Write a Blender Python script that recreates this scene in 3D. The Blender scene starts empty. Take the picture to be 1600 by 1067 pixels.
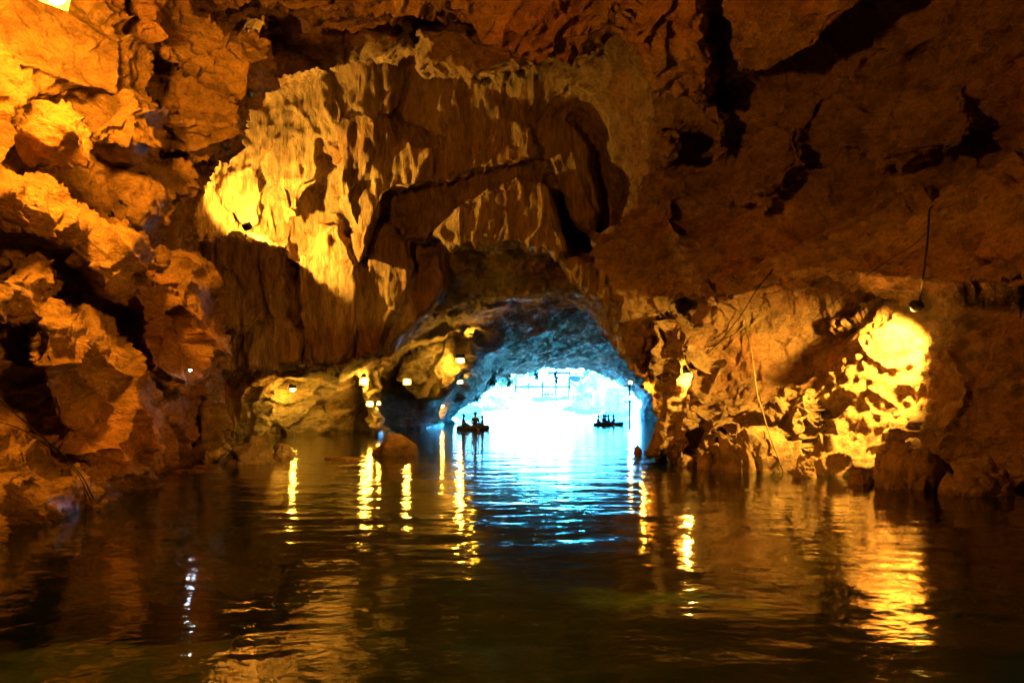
import bpy, bmesh, math, random, sys, time
import numpy as np
from mathutils import Vector, Matrix, Quaternion

T0 = time.time()
random.seed(4)
RNG = np.random.default_rng(11)
scene = bpy.context.scene
COL = scene.collection

# ------------------------------------------------------------------ camera
FPX, HX, HY, EYE = 1067.0, 800.0, 640.0, 1.3      # focal length / horizon in photo pixels, eye height
cam_d = bpy.data.cameras.new('camera')
cam = bpy.data.objects.new('camera', cam_d)
COL.objects.link(cam)
cam.location = (0, 0, EYE)
cam.rotation_euler = (math.radians(90), 0, 0)
cam_d.sensor_width = 36.0
cam_d.lens = 36.0 * FPX / 1600.0
cam_d.shift_y = (HY - 533.5) / 1600.0
cam_d.clip_start = 0.1
cam_d.clip_end = 2000
scene.camera = cam

# ------------------------------------------------------------------ sky, sun, exposure
SUN_EL, SUN_AZ = math.radians(30), math.radians(18)    # azimuth measured from +Y towards +X
world = bpy.data.worlds.new('World')
scene.world = world
world.use_nodes = True
wn = world.node_tree.nodes
wl = world.node_tree.links
wn.clear()
sky = wn.new('ShaderNodeTexSky')
sky.sky_type = 'NISHITA'
sky.air_density = 1.0
sky.dust_density = 0.3
sky.sun_disc = False
sky.sun_elevation = SUN_EL
sky.sun_rotation = SUN_AZ
sky.ozone_density = 6.0
bg = wn.new('ShaderNodeBackground')
bg.inputs['Strength'].default_value = 0.15
wo = wn.new('ShaderNodeOutputWorld')
bal = wn.new('ShaderNodeMix'); bal.data_type = 'RGBA'; bal.blend_type = 'MULTIPLY'   # camera balanced for the lamps
bal.inputs[0].default_value = 1.0
bal.inputs[7].default_value = (0.06, 0.72, 1.2, 1)
wl.new(sky.outputs[0], bal.inputs[6])
wl.new(bal.outputs[2], bg.inputs[0])
wl.new(bg.outputs[0], wo.inputs[0])

sun_d = bpy.data.lights.new('sun', 'SUN')
sun_d.energy = 2.0
sun_d.angle = math.radians(0.5)
sun_d.color = (0.38, 0.80, 1.0)        # the photo is balanced for the warm lamps: daylight reads cool
sun = bpy.data.objects.new('sun', sun_d)
COL.objects.link(sun)
sdir = Vector((math.sin(SUN_AZ) * math.cos(SUN_EL), math.cos(SUN_AZ) * math.cos(SUN_EL), math.sin(SUN_EL)))
sun.rotation_euler = (-sdir).to_track_quat('-Z', 'Y').to_euler()
sun.location = sdir * 150

scene.view_settings.view_transform = 'Standard'
scene.view_settings.look = 'None'
scene.view_settings.exposure = 6.6
scene.view_settings.use_curve_mapping = False
scene.view_settings.gamma = 1.0
scene.render.engine = 'CYCLES'
scene.cycles.use_light_tree = True
scene.cycles.use_denoising = True
scene.cycles.max_bounces = 6
scene.cycles.diffuse_bounces = 3
scene.cycles.glossy_bounces = 4
scene.cycles.transparent_max_bounces = 8
scene.cycles.sample_clamp_indirect = 6.0
scene.cycles.caustics_reflective = True       # daylight thrown up from the water onto the tunnel roof
scene.cycles.blur_glossy = 0.6
scene.cycles.caustics_refractive = False

# ------------------------------------------------------------------ helpers
def P(px, py, d):
    """world point that stands d metres in front of the viewer in the direction of photo pixel px, py"""
    return Vector(((px - HX) / FPX * d, d, EYE + (HY - py) / FPX * d))

def tag(o, label=None, cat=None, group=None, kind=None):
    if label: o['label'] = label
    if cat: o['category'] = cat
    if group: o['group'] = group
    if kind: o['kind'] = kind
    return o

def mesh_obj(name, verts, faces, mat, parent=None, smooth=True):
    me = bpy.data.meshes.new(name)
    me.from_pydata([tuple(v) for v in verts], [], [tuple(f) for f in faces])
    me.update()
    if smooth:
        me.polygons.foreach_set('use_smooth', [True] * len(me.polygons))
    if mat: me.materials.append(mat)
    o = bpy.data.objects.new(name, me)
    COL.objects.link(o)
    if parent: o.parent = parent
    return o

def bm_obj(name, bm, mat, parent=None, smooth=False):
    me = bpy.data.meshes.new(name)
    bmesh.ops.recalc_face_normals(bm, faces=bm.faces)
    bm.to_mesh(me); bm.free()
    if smooth:
        me.polygons.foreach_set('use_smooth', [True] * len(me.polygons))
    if mat: me.materials.append(mat)
    o = bpy.data.objects.new(name, me)
    COL.objects.link(o)
    if parent: o.parent = parent
    return o

def empty(name, loc, rz=0.0):
    o = bpy.data.objects.new(name, None)
    COL.objects.link(o)
    o.location = loc
    o.rotation_euler = (0, 0, rz)
    o.empty_display_size = 0.1
    return o

def add_box(bm, c, s, rot=None, bevel=0.0):
    m = Matrix.Translation(c) @ (rot.to_4x4() if rot else Matrix.Identity(4)) @ Matrix.Diagonal((s[0], s[1], s[2], 1))
    r = bmesh.ops.create_cube(bm, size=1, matrix=m)
    if bevel:
        es = list({e for v in r['verts'] for e in v.link_edges})
        bmesh.ops.bevel(bm, geom=es, offset=bevel, segments=2, affect='EDGES', profile=0.6)

def tube(bm, pts, rads, n=8, cap=True):
    pts = [Vector(p) for p in pts]
    if not hasattr(rads, '__len__'): rads = [rads] * len(pts)
    rings = []
    for i, p in enumerate(pts):
        t = (pts[min(i + 1, len(pts) - 1)] - pts[max(i - 1, 0)]).normalized()
        a = t.orthogonal().normalized() if i == 0 else (rings_a - t * rings_a.dot(t)).normalized()
        rings_a = a
        b = t.cross(a)
        rings.append([bm.verts.new(p + (a * math.cos(q) + b * math.sin(q)) * rads[i])
                      for q in [2 * math.pi * k / n for k in range(n)]])
    for r0, r1 in zip(rings, rings[1:]):
        for k in range(n):
            bm.faces.new((r0[k], r0[(k + 1) % n], r1[(k + 1) % n], r1[k]))
    if cap:
        bm.faces.new(rings[0][::-1]); bm.faces.new(rings[-1])

# ------------------------------------------------------------------ numpy noise
PERM = np.concatenate([RNG.permutation(256)] * 3).astype(np.int32)
_g = RNG.normal(size=(256, 3)); GRAD = (_g / np.linalg.norm(_g, axis=1, keepdims=True)).astype(np.float32)

def perlin(p):
    p = p.astype(np.float32)
    i = np.floor(p).astype(np.int32)
    f = p - i
    i &= 255
    w = f * f * f * (f * (f * 6 - 15) + 10)
    out = np.zeros(len(p), np.float32)
    for dx in (0, 1):
        wx = w[:, 0] if dx else 1 - w[:, 0]
        hx = PERM[i[:, 0] + dx]
        for dy in (0, 1):
            wy = wx * (w[:, 1] if dy else 1 - w[:, 1])
            hy = PERM[hx + i[:, 1] + dy]
            for dz in (0, 1):
                g = GRAD[PERM[hy + i[:, 2] + dz]]
                dot = g[:, 0] * (f[:, 0] - dx) + g[:, 1] * (f[:, 1] - dy) + g[:, 2] * (f[:, 2] - dz)
                out += dot * wy * (w[:, 2] if dz else 1 - w[:, 2])
    return out * 1.5

def fbm(p, octs=4, gain=0.5, lac=2.03):
    a, s, o = 1.0, 0.0, 0
    q = np.array(p, np.float32)
    for k in range(octs):
        s = s + a * perlin(q + 17.3 * k)
        a *= gain; q = q * lac
    return s

def ridged(p, octs=4, gain=0.5, lac=2.03):
    a, s = 1.0, 0.0
    q = np.array(p, np.float32)
    for k in range(octs):
        s = s + a * (1 - 2 * np.abs(perlin(q + 9.1 * k)))
        a *= gain; q = q * lac
    return s

HASH = RNG.random((256, 3)).astype(np.float32)
def worley(p):
    """nearest two cell distances, a tilted-facet height inside the cell, a cell random"""
    p = p.astype(np.float32)
    b = np.floor(p).astype(np.int32)
    f1 = np.full(len(p), 9e9, np.float32); f2 = f1.copy()
    fac = np.zeros(len(p), np.float32); rnd = fac.copy()
    for dx in (-1, 0, 1):
        for dy in (-1, 0, 1):
            for dz in (-1, 0, 1):
                c = b + np.array((dx, dy, dz), np.int32)
                m = c & 255
                h = PERM[PERM[PERM[m[:, 0]] + m[:, 1]] + m[:, 2]]
                v = p - (c + HASH[h])
                d = (v * v).sum(1)
                g = GRAD[(h * 7 + 3) & 255]
                near = d < f1
                f2 = np.where(near, f1, np.minimum(f2, d))
                fac = np.where(near, (v * g).sum(1), fac)
                rnd = np.where(near, HASH[(h * 5 + 1) & 255, 0], rnd)
                f1 = np.where(near, d, f1)
    return np.sqrt(f1), np.sqrt(f2), fac, rnd

# ------------------------------------------------------------------ materials
def new_mat(name):
    m = bpy.data.materials.new(name)
    m.use_nodes = True
    nt = m.node_tree
    return m, nt, nt.nodes['Principled BSDF']

def N(nt, t, **kw):
    n = nt.nodes.new(t)
    for k, v in kw.items(): setattr(n, k, v)
    return n

def noise(nt, vec, scale, detail=6, rough=0.6, lac=2.0):
    n = N(nt, 'ShaderNodeTexNoise')
    n.inputs['Scale'].default_value = scale
    n.inputs['Detail'].default_value = detail
    n.inputs['Roughness'].default_value = rough
    nt.links.new(vec, n.inputs['Vector'])
    return n.outputs['Fac']

def ramp(nt, fac, stops):
    r = N(nt, 'ShaderNodeValToRGB')
    e = r.color_ramp.elements
    while len(e) < len(stops): e.new(0.5)
    for k, (p, c) in enumerate(stops):
        e[k].position = p
        e[k].color = (c[0], c[1], c[2], 1)
    nt.links.new(fac, r.inputs[0])
    return r.outputs[0]

def mixc(nt, fac, a, b, mode='MIX'):
    m = N(nt, 'ShaderNodeMix', data_type='RGBA', blend_type=mode)
    if hasattr(fac, 'links') or hasattr(fac, 'is_linked'): nt.links.new(fac, m.inputs['Factor'])
    else: m.inputs['Factor'].default_value = fac
    for k, v in (('A', a), ('B', b)):
        s = [i for i in m.inputs if i.name == k and i.type == 'RGBA'][0]
        if isinstance(v, (tuple, list)): s.default_value = (v[0], v[1], v[2], 1)
        else: nt.links.new(v, s)
    return [o for o in m.outputs if o.type == 'RGBA'][0]

def coords(nt, scale=(1, 1, 1), rot=(0, 0, 0)):
    g = N(nt, 'ShaderNodeNewGeometry')
    mp = N(nt, 'ShaderNodeMapping')
    mp.inputs['Scale'].default_value = scale
    mp.inputs['Rotation'].default_value = rot
    nt.links.new(g.outputs['Position'], mp.inputs['Vector'])
    return mp.outputs[0]

def rock_material(name, light, mid, dark, stain, vec_scale=(1, 1, 1), rot=(0, 0, 0), bump=0.05, spec=0.25, rough=0.85, fine=1.0, ochre=(1.15, 0.72, 0.5), dry=0.0, dark_from=None):
    m, nt, b = new_mat(name)
    v = coords(nt)
    vs = coords(nt, vec_scale, rot)
    big = noise(nt, vs, 0.55, 5, 0.6)
    c1 = ramp(nt, big, [(0.30, dark), (0.48, mid), (0.68, light)])
    med = noise(nt, vs, 3.2, 7, 0.68)
    c2 = ramp(nt, med, [(0.32, (0.45, 0.42, 0.40)), (0.5, (0.95, 0.95, 0.95)), (0.72, (1.25, 1.2, 1.1))])
    c = mixc(nt, 0.85, c1, c2, 'MULTIPLY')
    st = noise(nt, vs, 1.3, 8, 0.7)
    sf = ramp(nt, st, [(0.50, (0, 0, 0)), (0.64, (1, 1, 1))])
    sm = N(nt, 'ShaderNodeMath', operation='MULTIPLY'); nt.links.new(sf, sm.inputs[0]); sm.inputs[1].default_value = 0.75
    c = mixc(nt, sm.outputs[0], c, stain)
    oc = noise(nt, coords(nt, (0.21, 0.21, 0.35), (0.4, 0.1, 0.7)), 1.0, 4, 0.6)
    of = ramp(nt, oc, [(0.50, (0, 0, 0)), (0.66, (0.6, 0.6, 0.6))])
    c = mixc(nt, of, c, ochre, 'MULTIPLY')
    sp = noise(nt, v, 22.0, 4, 0.7)
    c3 = ramp(nt, sp, [(0.35, (0.6, 0.58, 0.56)), (0.55, (1.05, 1.05, 1.05))])
    c = mixc(nt, 0.6, c, c3, 'MULTIPLY')
    sx = N(nt, 'ShaderNodeSeparateXYZ'); gg = N(nt, 'ShaderNodeNewGeometry'); nt.links.new(gg.outputs['Position'], sx.inputs[0])
    if dark_from:      # rock colour darkened high on the wall, with an uneven lower limit
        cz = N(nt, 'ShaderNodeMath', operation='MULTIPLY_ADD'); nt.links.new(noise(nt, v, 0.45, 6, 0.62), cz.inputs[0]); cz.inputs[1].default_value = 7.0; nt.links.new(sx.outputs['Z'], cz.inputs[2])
        cm = N(nt, 'ShaderNodeMapRange'); cm.inputs['From Min'].default_value = dark_from + 3.0; cm.inputs['From Max'].default_value = dark_from + 4.2
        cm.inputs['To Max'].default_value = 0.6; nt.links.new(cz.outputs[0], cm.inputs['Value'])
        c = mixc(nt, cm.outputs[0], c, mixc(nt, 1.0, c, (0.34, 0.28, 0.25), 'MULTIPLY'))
    # rock kept wet just above the water
    wz = N(nt, 'ShaderNodeMath', operation='MULTIPLY_ADD'); nt.links.new(noise(nt, v, 1.7, 4, 0.6), wz.inputs[0]); wz.inputs[1].default_value = -0.9; nt.links.new(sx.outputs['Z'], wz.inputs[2])
    wr = N(nt, 'ShaderNodeMapRange'); wr.inputs['From Min'].default_value = -0.30 - dry; wr.inputs['From Max'].default_value = -0.10 - dry
    wr.inputs['To Min'].default_value = 1.0; wr.inputs['To Max'].default_value = 0.0; nt.links.new(wz.outputs[0], wr.inputs['Value'])
    c = mixc(nt, wr.outputs[0], c, mixc(nt, 1.0, c, (0.42, 0.40, 0.38), 'MULTIPLY'))
    rg = N(nt, 'ShaderNodeMapRange'); rg.inputs['To Min'].default_value = rough; rg.inputs['To Max'].default_value = 0.32; nt.links.new(wr.outputs[0], rg.inputs['Value'])
    nt.links.new(c, b.inputs['Base Color'])
    nt.links.new(rg.outputs[0], b.inputs['Roughness'])
    b.inputs['Specular IOR Level'].default_value = spec
    # relief too fine for the mesh
    h1 = noise(nt, vs, 4.5 * fine, 8, 0.72)
    h2 = noise(nt, v, 19.0 * fine, 6, 0.7)
    vo = N(nt, 'ShaderNodeTexVoronoi', feature='DISTANCE_TO_EDGE')
    vo.inputs['Scale'].default_value = 2.3 * fine
    nt.links.new(vs, vo.inputs['Vector'])
    cr = ramp(nt, vo.outputs['Distance'], [(0.0, (0, 0, 0)), (0.06, (1, 1, 1))])
    a1 = N(nt, 'ShaderNodeMath', operation='MULTIPLY_ADD'); nt.links.new(h2, a1.inputs[0]); a1.inputs[1].default_value = 0.22; nt.links.new(h1, a1.inputs[2])
    a2 = N(nt, 'ShaderNodeMath', operation='MULTIPLY_ADD'); nt.links.new(cr, a2.inputs[0]); a2.inputs[1].default_value = 0.05; nt.links.new(a1.outputs[0], a2.inputs[2])
    bp = N(nt, 'ShaderNodeBump')
    bp.inputs['Strength'].default_value = 1.0
    bp.inputs['Distance'].default_value = bump * 5
    nt.links.new(a2.outputs[0], bp.inputs['Height'])
    nt.links.new(bp.outputs[0], b.inputs['Normal'])
    return m

M = {}
M['rock'] = rock_material('limestone', (0.60, 0.47, 0.33), (0.47, 0.35, 0.235), (0.30, 0.22, 0.145), (0.15, 0.11, 0.075),
                          (1, 1, 1.5), (0.25, 0.3, 0), bump=0.06)
M['upper_dark'] = rock_material('upper_dark_limestone', (0.60, 0.47, 0.33), (0.47, 0.35, 0.235), (0.30, 0.22, 0.145), (0.15, 0.11, 0.075),
                          (1, 1, 1.5), (0.25, 0.3, 0), bump=0.06, dark_from=5.4)
M['flow'] = rock_material('flowstone', (0.60, 0.48, 0.31), (0.47, 0.36, 0.225), (0.30, 0.22, 0.14), (0.13, 0.095, 0.06),
                          (2.2, 2.2, 0.5), bump=0.07, spec=0.35, rough=0.7, fine=0.8)
M['far'] = rock_material('grey_limestone', (0.55, 0.54, 0.52), (0.42, 0.41, 0.39), (0.26, 0.25, 0.24), (0.14, 0.13, 0.12),
                         (0.6, 0.6, 1.4), (0.3, 0.2, 0), bump=0.10, fine=0.5)
M['pale'] = rock_material('pale_rock', (0.78, 0.74, 0.66), (0.66, 0.62, 0.54), (0.52, 0.48, 0.40), (0.36, 0.33, 0.28), bump=0.03, dry=0.3)
M['stone'] = rock_material('sunken_limestone', (0.78, 0.72, 0.60), (0.66, 0.60, 0.48), (0.52, 0.46, 0.36), (0.40, 0.36, 0.28), bump=0.02, dry=4.0)
M['boulder'] = rock_material('boulder_limestone', (0.48, 0.36, 0.24), (0.38, 0.28, 0.18), (0.26, 0.19, 0.12), (0.16, 0.12, 0.08), bump=0.03, dry=0.3)

def simple(name, col, rough=0.6, metal=0.0, spec=0.4, var=0.25, scale=12.0, bump=0.0):
    m, nt, b = new_mat(name)
    v = coords(nt)
    n = noise(nt, v, scale, 5, 0.6)
    c = ramp(nt, n, [(0.3, tuple(x * (1 - var) for x in col)), (0.7, tuple(min(1, x * (1 + var)) for x in col))])
    nt.links.new(c, b.inputs['Base Color'])
    b.inputs['Roughness'].default_value = rough
    b.inputs['Metallic'].default_value = metal
    b.inputs['Specular IOR Level'].default_value = spec
    if bump:
        bp = N(nt, 'ShaderNodeBump'); bp.inputs['Distance'].default_value = bump
        nt.links.new(n, bp.inputs['Height']); nt.links.new(bp.outputs[0], b.inputs['Normal'])
    return m

def glow(name, col, strength):
    m, nt, b = new_mat(name)
    b.inputs['Base Color'].default_value = (0.8, 0.8, 0.8, 1)
    b.inputs['Emission Color'].default_value = (*col, 1)
    b.inputs['Emission Strength'].default_value = strength
    return m

AMBER = (1.0, 0.40, 0.02)
ORANGE = (1.0, 0.285, 0.010)
YELLOW = (1.0, 0.46, 0.045)
WHITE = (0.9, 0.85, 0.8)
M['black_metal'] = simple('black_metal', (0.03, 0.03, 0.03), 0.5, 0.6)
M['grey_metal'] = simple('grey_metal', (0.16, 0.16, 0.16), 0.45, 0.7)
M['cable'] = simple('black_cable', (0.012, 0.011, 0.010), 0.6)
M['rope'] = simple('pale_rope', (0.30, 0.25, 0.15), 0.9, scale=60)
M['rubber'] = simple('dark_rubber', (0.022, 0.026, 0.032), 0.55)
M['wood'] = simple('weathered_wood', (0.25, 0.17, 0.10), 0.75, scale=8)
M['darkwood'] = simple('dark_timber', (0.022, 0.018, 0.014), 0.8, scale=8)
M['skin'] = simple('skin', (0.45, 0.28, 0.20), 0.55, var=0.08)
M['hair'] = simple('dark_hair', (0.03, 0.022, 0.018), 0.6)
M['dark_cloth'] = simple('dark_cloth', (0.035, 0.04, 0.055), 0.9)
M['blue_cloth'] = simple('blue_cloth', (0.05, 0.09, 0.18), 0.9)
M['grey_cloth'] = simple('grey_cloth', (0.16, 0.16, 0.17), 0.9)
M['red_vest'] = simple('red_vest', (0.60, 0.05, 0.04), 0.7)
M['leaf'] = simple('leaf', (0.045, 0.075, 0.025), 0.6, var=0.5, scale=3)
M['bark'] = simple('bark', (0.14, 0.10, 0.07), 0.9, scale=9)
M['lens_amber'] = glow('amber_lens', (1.0, 0.55, 0.06), 0.5)
M['lens_yellow'] = glow('yellow_lens', (1.0, 0.66, 0.10), 0.6)
M['lens_white'] = glow('white_lens', (0.85, 0.9, 1.0), 2)

# ------------------------------------------------------------------ the cave: outlines of the void at growing distance
WL = lambda d: HY + FPX * EYE / d           # where the water meets a wall that stands d metres away
STATIONS = [
 (4.0, [(-1500, 990), (-1600, 300), (-1400, -900), (-300, -1500), (850, -1700), (2000, -1500), (3000, -900), (3300, 300), (3200, 990)]),
 (7.0, [(-180, 838), (-260, 600), (-320, 350), (-300, 0), (-150, -300), (300, -560), (850, -640), (1500, -560), (2000, -300), (2250, 100), (2250, 500), (2150, 838)]),
 (9.0, [(110, 794), (55, 690), (15, 560), (-25, 400), (-40, 200), (-20, 60), (30, -60), (160, -220), (450, -360), (900, -420), (1400, -340), (1750, -160), (1880, 120), (1860, 480), (1790, 794)]),
 (10.5, [(180, 772), (140, 690), (110, 560), (70, 420), (65, 300), (75, 180), (110, 60), (170, -60), (400, -230), (850, -290), (1300, -220), (1620, -80), (1720, 150), (1700, 420), (1660, 600), (1610, 772)]),
 (12.0, [(222, 755), (200, 680), (190, 560), (160, 430), (150, 330), (170, 220), (190, 110), (215, 10), (300, -80), (500, -150), (850, -180), (1200, -160), (1450, -70), (1570, 120), (1590, 300), (1570, 430), (1500, 560), (1450, 680), (1430, 755)]),
 (13.5, [(252, 743), (248, 680), (255, 560), (225, 440), (220, 330), (245, 220), (250, 120), (255, 20), (330, -50), (500, -70), (850, -80), (1150, -70), (1330, -20), (1440, 120), (1490, 280), (1490, 400), (1410, 560), (1360, 680), (1330, 743)]),
 (15.0, [(274, 732), (286, 680), (308, 560), (290, 440), (272, 330), (310, 230), (330, 110), (290, 30), (380, -10), (520, -10), (850, 20), (1000, 10), (1150, 10), (1260, 80), (1330, 200), (1390, 320), (1400, 420), (1310, 560), (1260, 680), (1245, 732)]),
 (17.0, [(290, 722), (312, 600), (316, 450), (296, 330), (335, 250), (360, 150), (350, 60), (400, 20), (520, 30), (720, 40), (880, 70), (960, 50), (1010, 40), (1090, 80), (1150, 150), (1210, 260), (1235, 370), (1282, 480), (1282, 560), (1205, 612), (1140, 650), (1130, 722)]),
 (20.0, [(300, 709), (292, 600), (285, 450), (275, 330), (320, 250), (345, 150), (345, 50), (400, 0), (520, 0), (720, -10), (880, 30), (960, 60), (1000, 110), (1030, 190), (1060, 290), (1090, 390), (1085, 470), (1060, 520), (1040, 600), (1030, 709)]),
 (23.0, [(290, 700), (270, 600), (260, 450), (270, 330), (320, 200), (390, 60), (520, 20), (720, 20), (880, 60), (960, 100), (985, 220), (1005, 340), (1000, 450), (985, 550), (1000, 600), (1035, 700)]),
 (26.0, [(300, 693), (295, 620), (330, 590), (330, 480), (320, 330), (340, 190), (430, 100), (550, 70), (720, 95), (850, 115), (930, 160), (965, 290), (965, 420), (965, 500), (985, 580), (1020, 610), (1060, 693)]),
 (28.0, [(320, 690), (330, 600), (370, 585), (455, 560), (470, 470), (440, 400), (430, 310), (520, 270), (610, 330), (690, 350), (740, 345), (835, 345), (868, 230), (900, 180), (940, 220), (962, 320), (958, 430), (958, 500), (980, 560), (1015, 595), (1062, 690)]),
 (30.0, [(345, 686), (348, 592), (480, 576), (590, 560), (635, 480), (680, 405), (740, 385), (800, 420), (860, 400), (882, 280), (910, 230), (938, 300), (946, 420), (944, 520), (985, 575), (1030, 600), (1070, 686)]),
 (33.0, [(420, 682), (435, 592), (580, 576), (615, 548), (670, 500), (750, 472), (850, 462), (910, 475), (942, 530), (990, 582), (1040, 600), (1080, 682)]),
 (37.0, [(560, 677), (568, 592), (600, 560), (640, 540), (690, 520), (760, 500), (800, 480), (880, 468), (918, 490), (946, 540), (995, 588), (1060, 677)]),
 (42.0, [(600, 673), (620, 585), (640, 560), (690, 532), (745, 516), (790, 504), (880, 476), (920, 500), (950, 548), (1000, 590), (1045, 673)]),
 (47.0, [(665, 669), (698, 612), (745, 578), (772, 552), (800, 526), (850, 505), (900, 490), (930, 515), (955, 550), (1000, 590), (1030, 669)]),
 (54.0, [(690, 665), (722, 625), (760, 598), (776, 570), (800, 545), (850, 522), (900, 502), (950, 500), (1000, 520), (1060, 560), (1120, 600), (1150, 665)]),
 (59.0, [(690, 663), (720, 632), (752, 602), (772, 580), (800, 555), (840, 540), (900, 520), (960, 515), (1100, 500), (1900, 440), (2000, 663)]),  # right side open out of view, added so daylight reaches the tunnel roof
 (66.0, [(690, 661), (720, 632), (752, 602), (772, 584), (800, 566), (840, 552), (900, 535), (960, 530), (1100, 510), (1900, 450), (2000, 661)]),
 (77.0, [(690, 658), (720, 632), (755, 604), (776, 592), (800, 582), (850, 570), (900, 556), (960, 548), (1100, 530), (1900, 470), (2000, 658)]),
 (84.0, [(690, 656), (720, 632), (755, 604), (776, 592), (800, 586), (850, 578), (900, 568), (940, 572), (970, 588), (1000, 612), (1050, 640), (1056, 656)]),
 (92.0, [(680, 655), (715, 632), (752, 606), (780, 591), (805, 588), (850, 583), (905, 579), (935, 585), (964, 600), (990, 626), (1014, 655)]),
]
CX, CY = 850.0, 628.0
NTH = 720

def radial(poly, d):
    xl, xr = poly[0][0], poly[-1][0]
    W = WL(d); bed = HY + FPX * (EYE + 2.0) / d
    full = list(poly) + [(xr - 0.04 * (xr - xl), W + 0.4 * (bed - W)), (xr - 0.25 * (xr - xl), bed),
                         (xl + 0.25 * (xr - xl), bed), (xl + 0.04 * (xr - xl), W + 0.4 * (bed - W))]
    pts = np.array(full, float) - (CX, CY)
    th = np.linspace(-math.pi, math.pi, NTH, endpoint=False)
    dx, dy = np.cos(th), np.sin(th)
    best = np.full(NTH, 1e9)
    for a, b in zip(pts, np.roll(pts, -1, axis=0)):
        e = b - a
        den = dx * e[1] - dy * e[0]
        den = np.where(np.abs(den) < 1e-9, 1e-9, den)
        t = (a[0] * e[1] - a[1] * e[0]) / den
        s = (a[0] * dy - a[1] * dx) / den
        ok = (t > 0) & (s >= -1e-6) & (s <= 1 + 1e-6)
        best = np.where(ok & (t < best), t, best)
    best[best > 1e8] = 50
    k = np.array([1, 2, 3, 2, 1], float); k /= k.sum()
    e = np.concatenate([best[-2:], best, best[:2]])
    return np.convolve(e, k, 'valid')

ST_D = np.log([s[0] for s in STATIONS])
ST_R = np.array([radial(s[1], s[0]) for s in STATIONS])

def r_at(logd):
    k = int(np.clip(np.searchsorted(ST_D, logd) - 1, 0, len(ST_D) - 2))
    t = float(np.clip((logd - ST_D[k]) / (ST_D[k + 1] - ST_D[k]), 0, 1))
    t = t * 0.6 + 0.4 * t * t * (3 - 2 * t)
    return ST_R[k] * (1 - t) + ST_R[k + 1] * t

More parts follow.
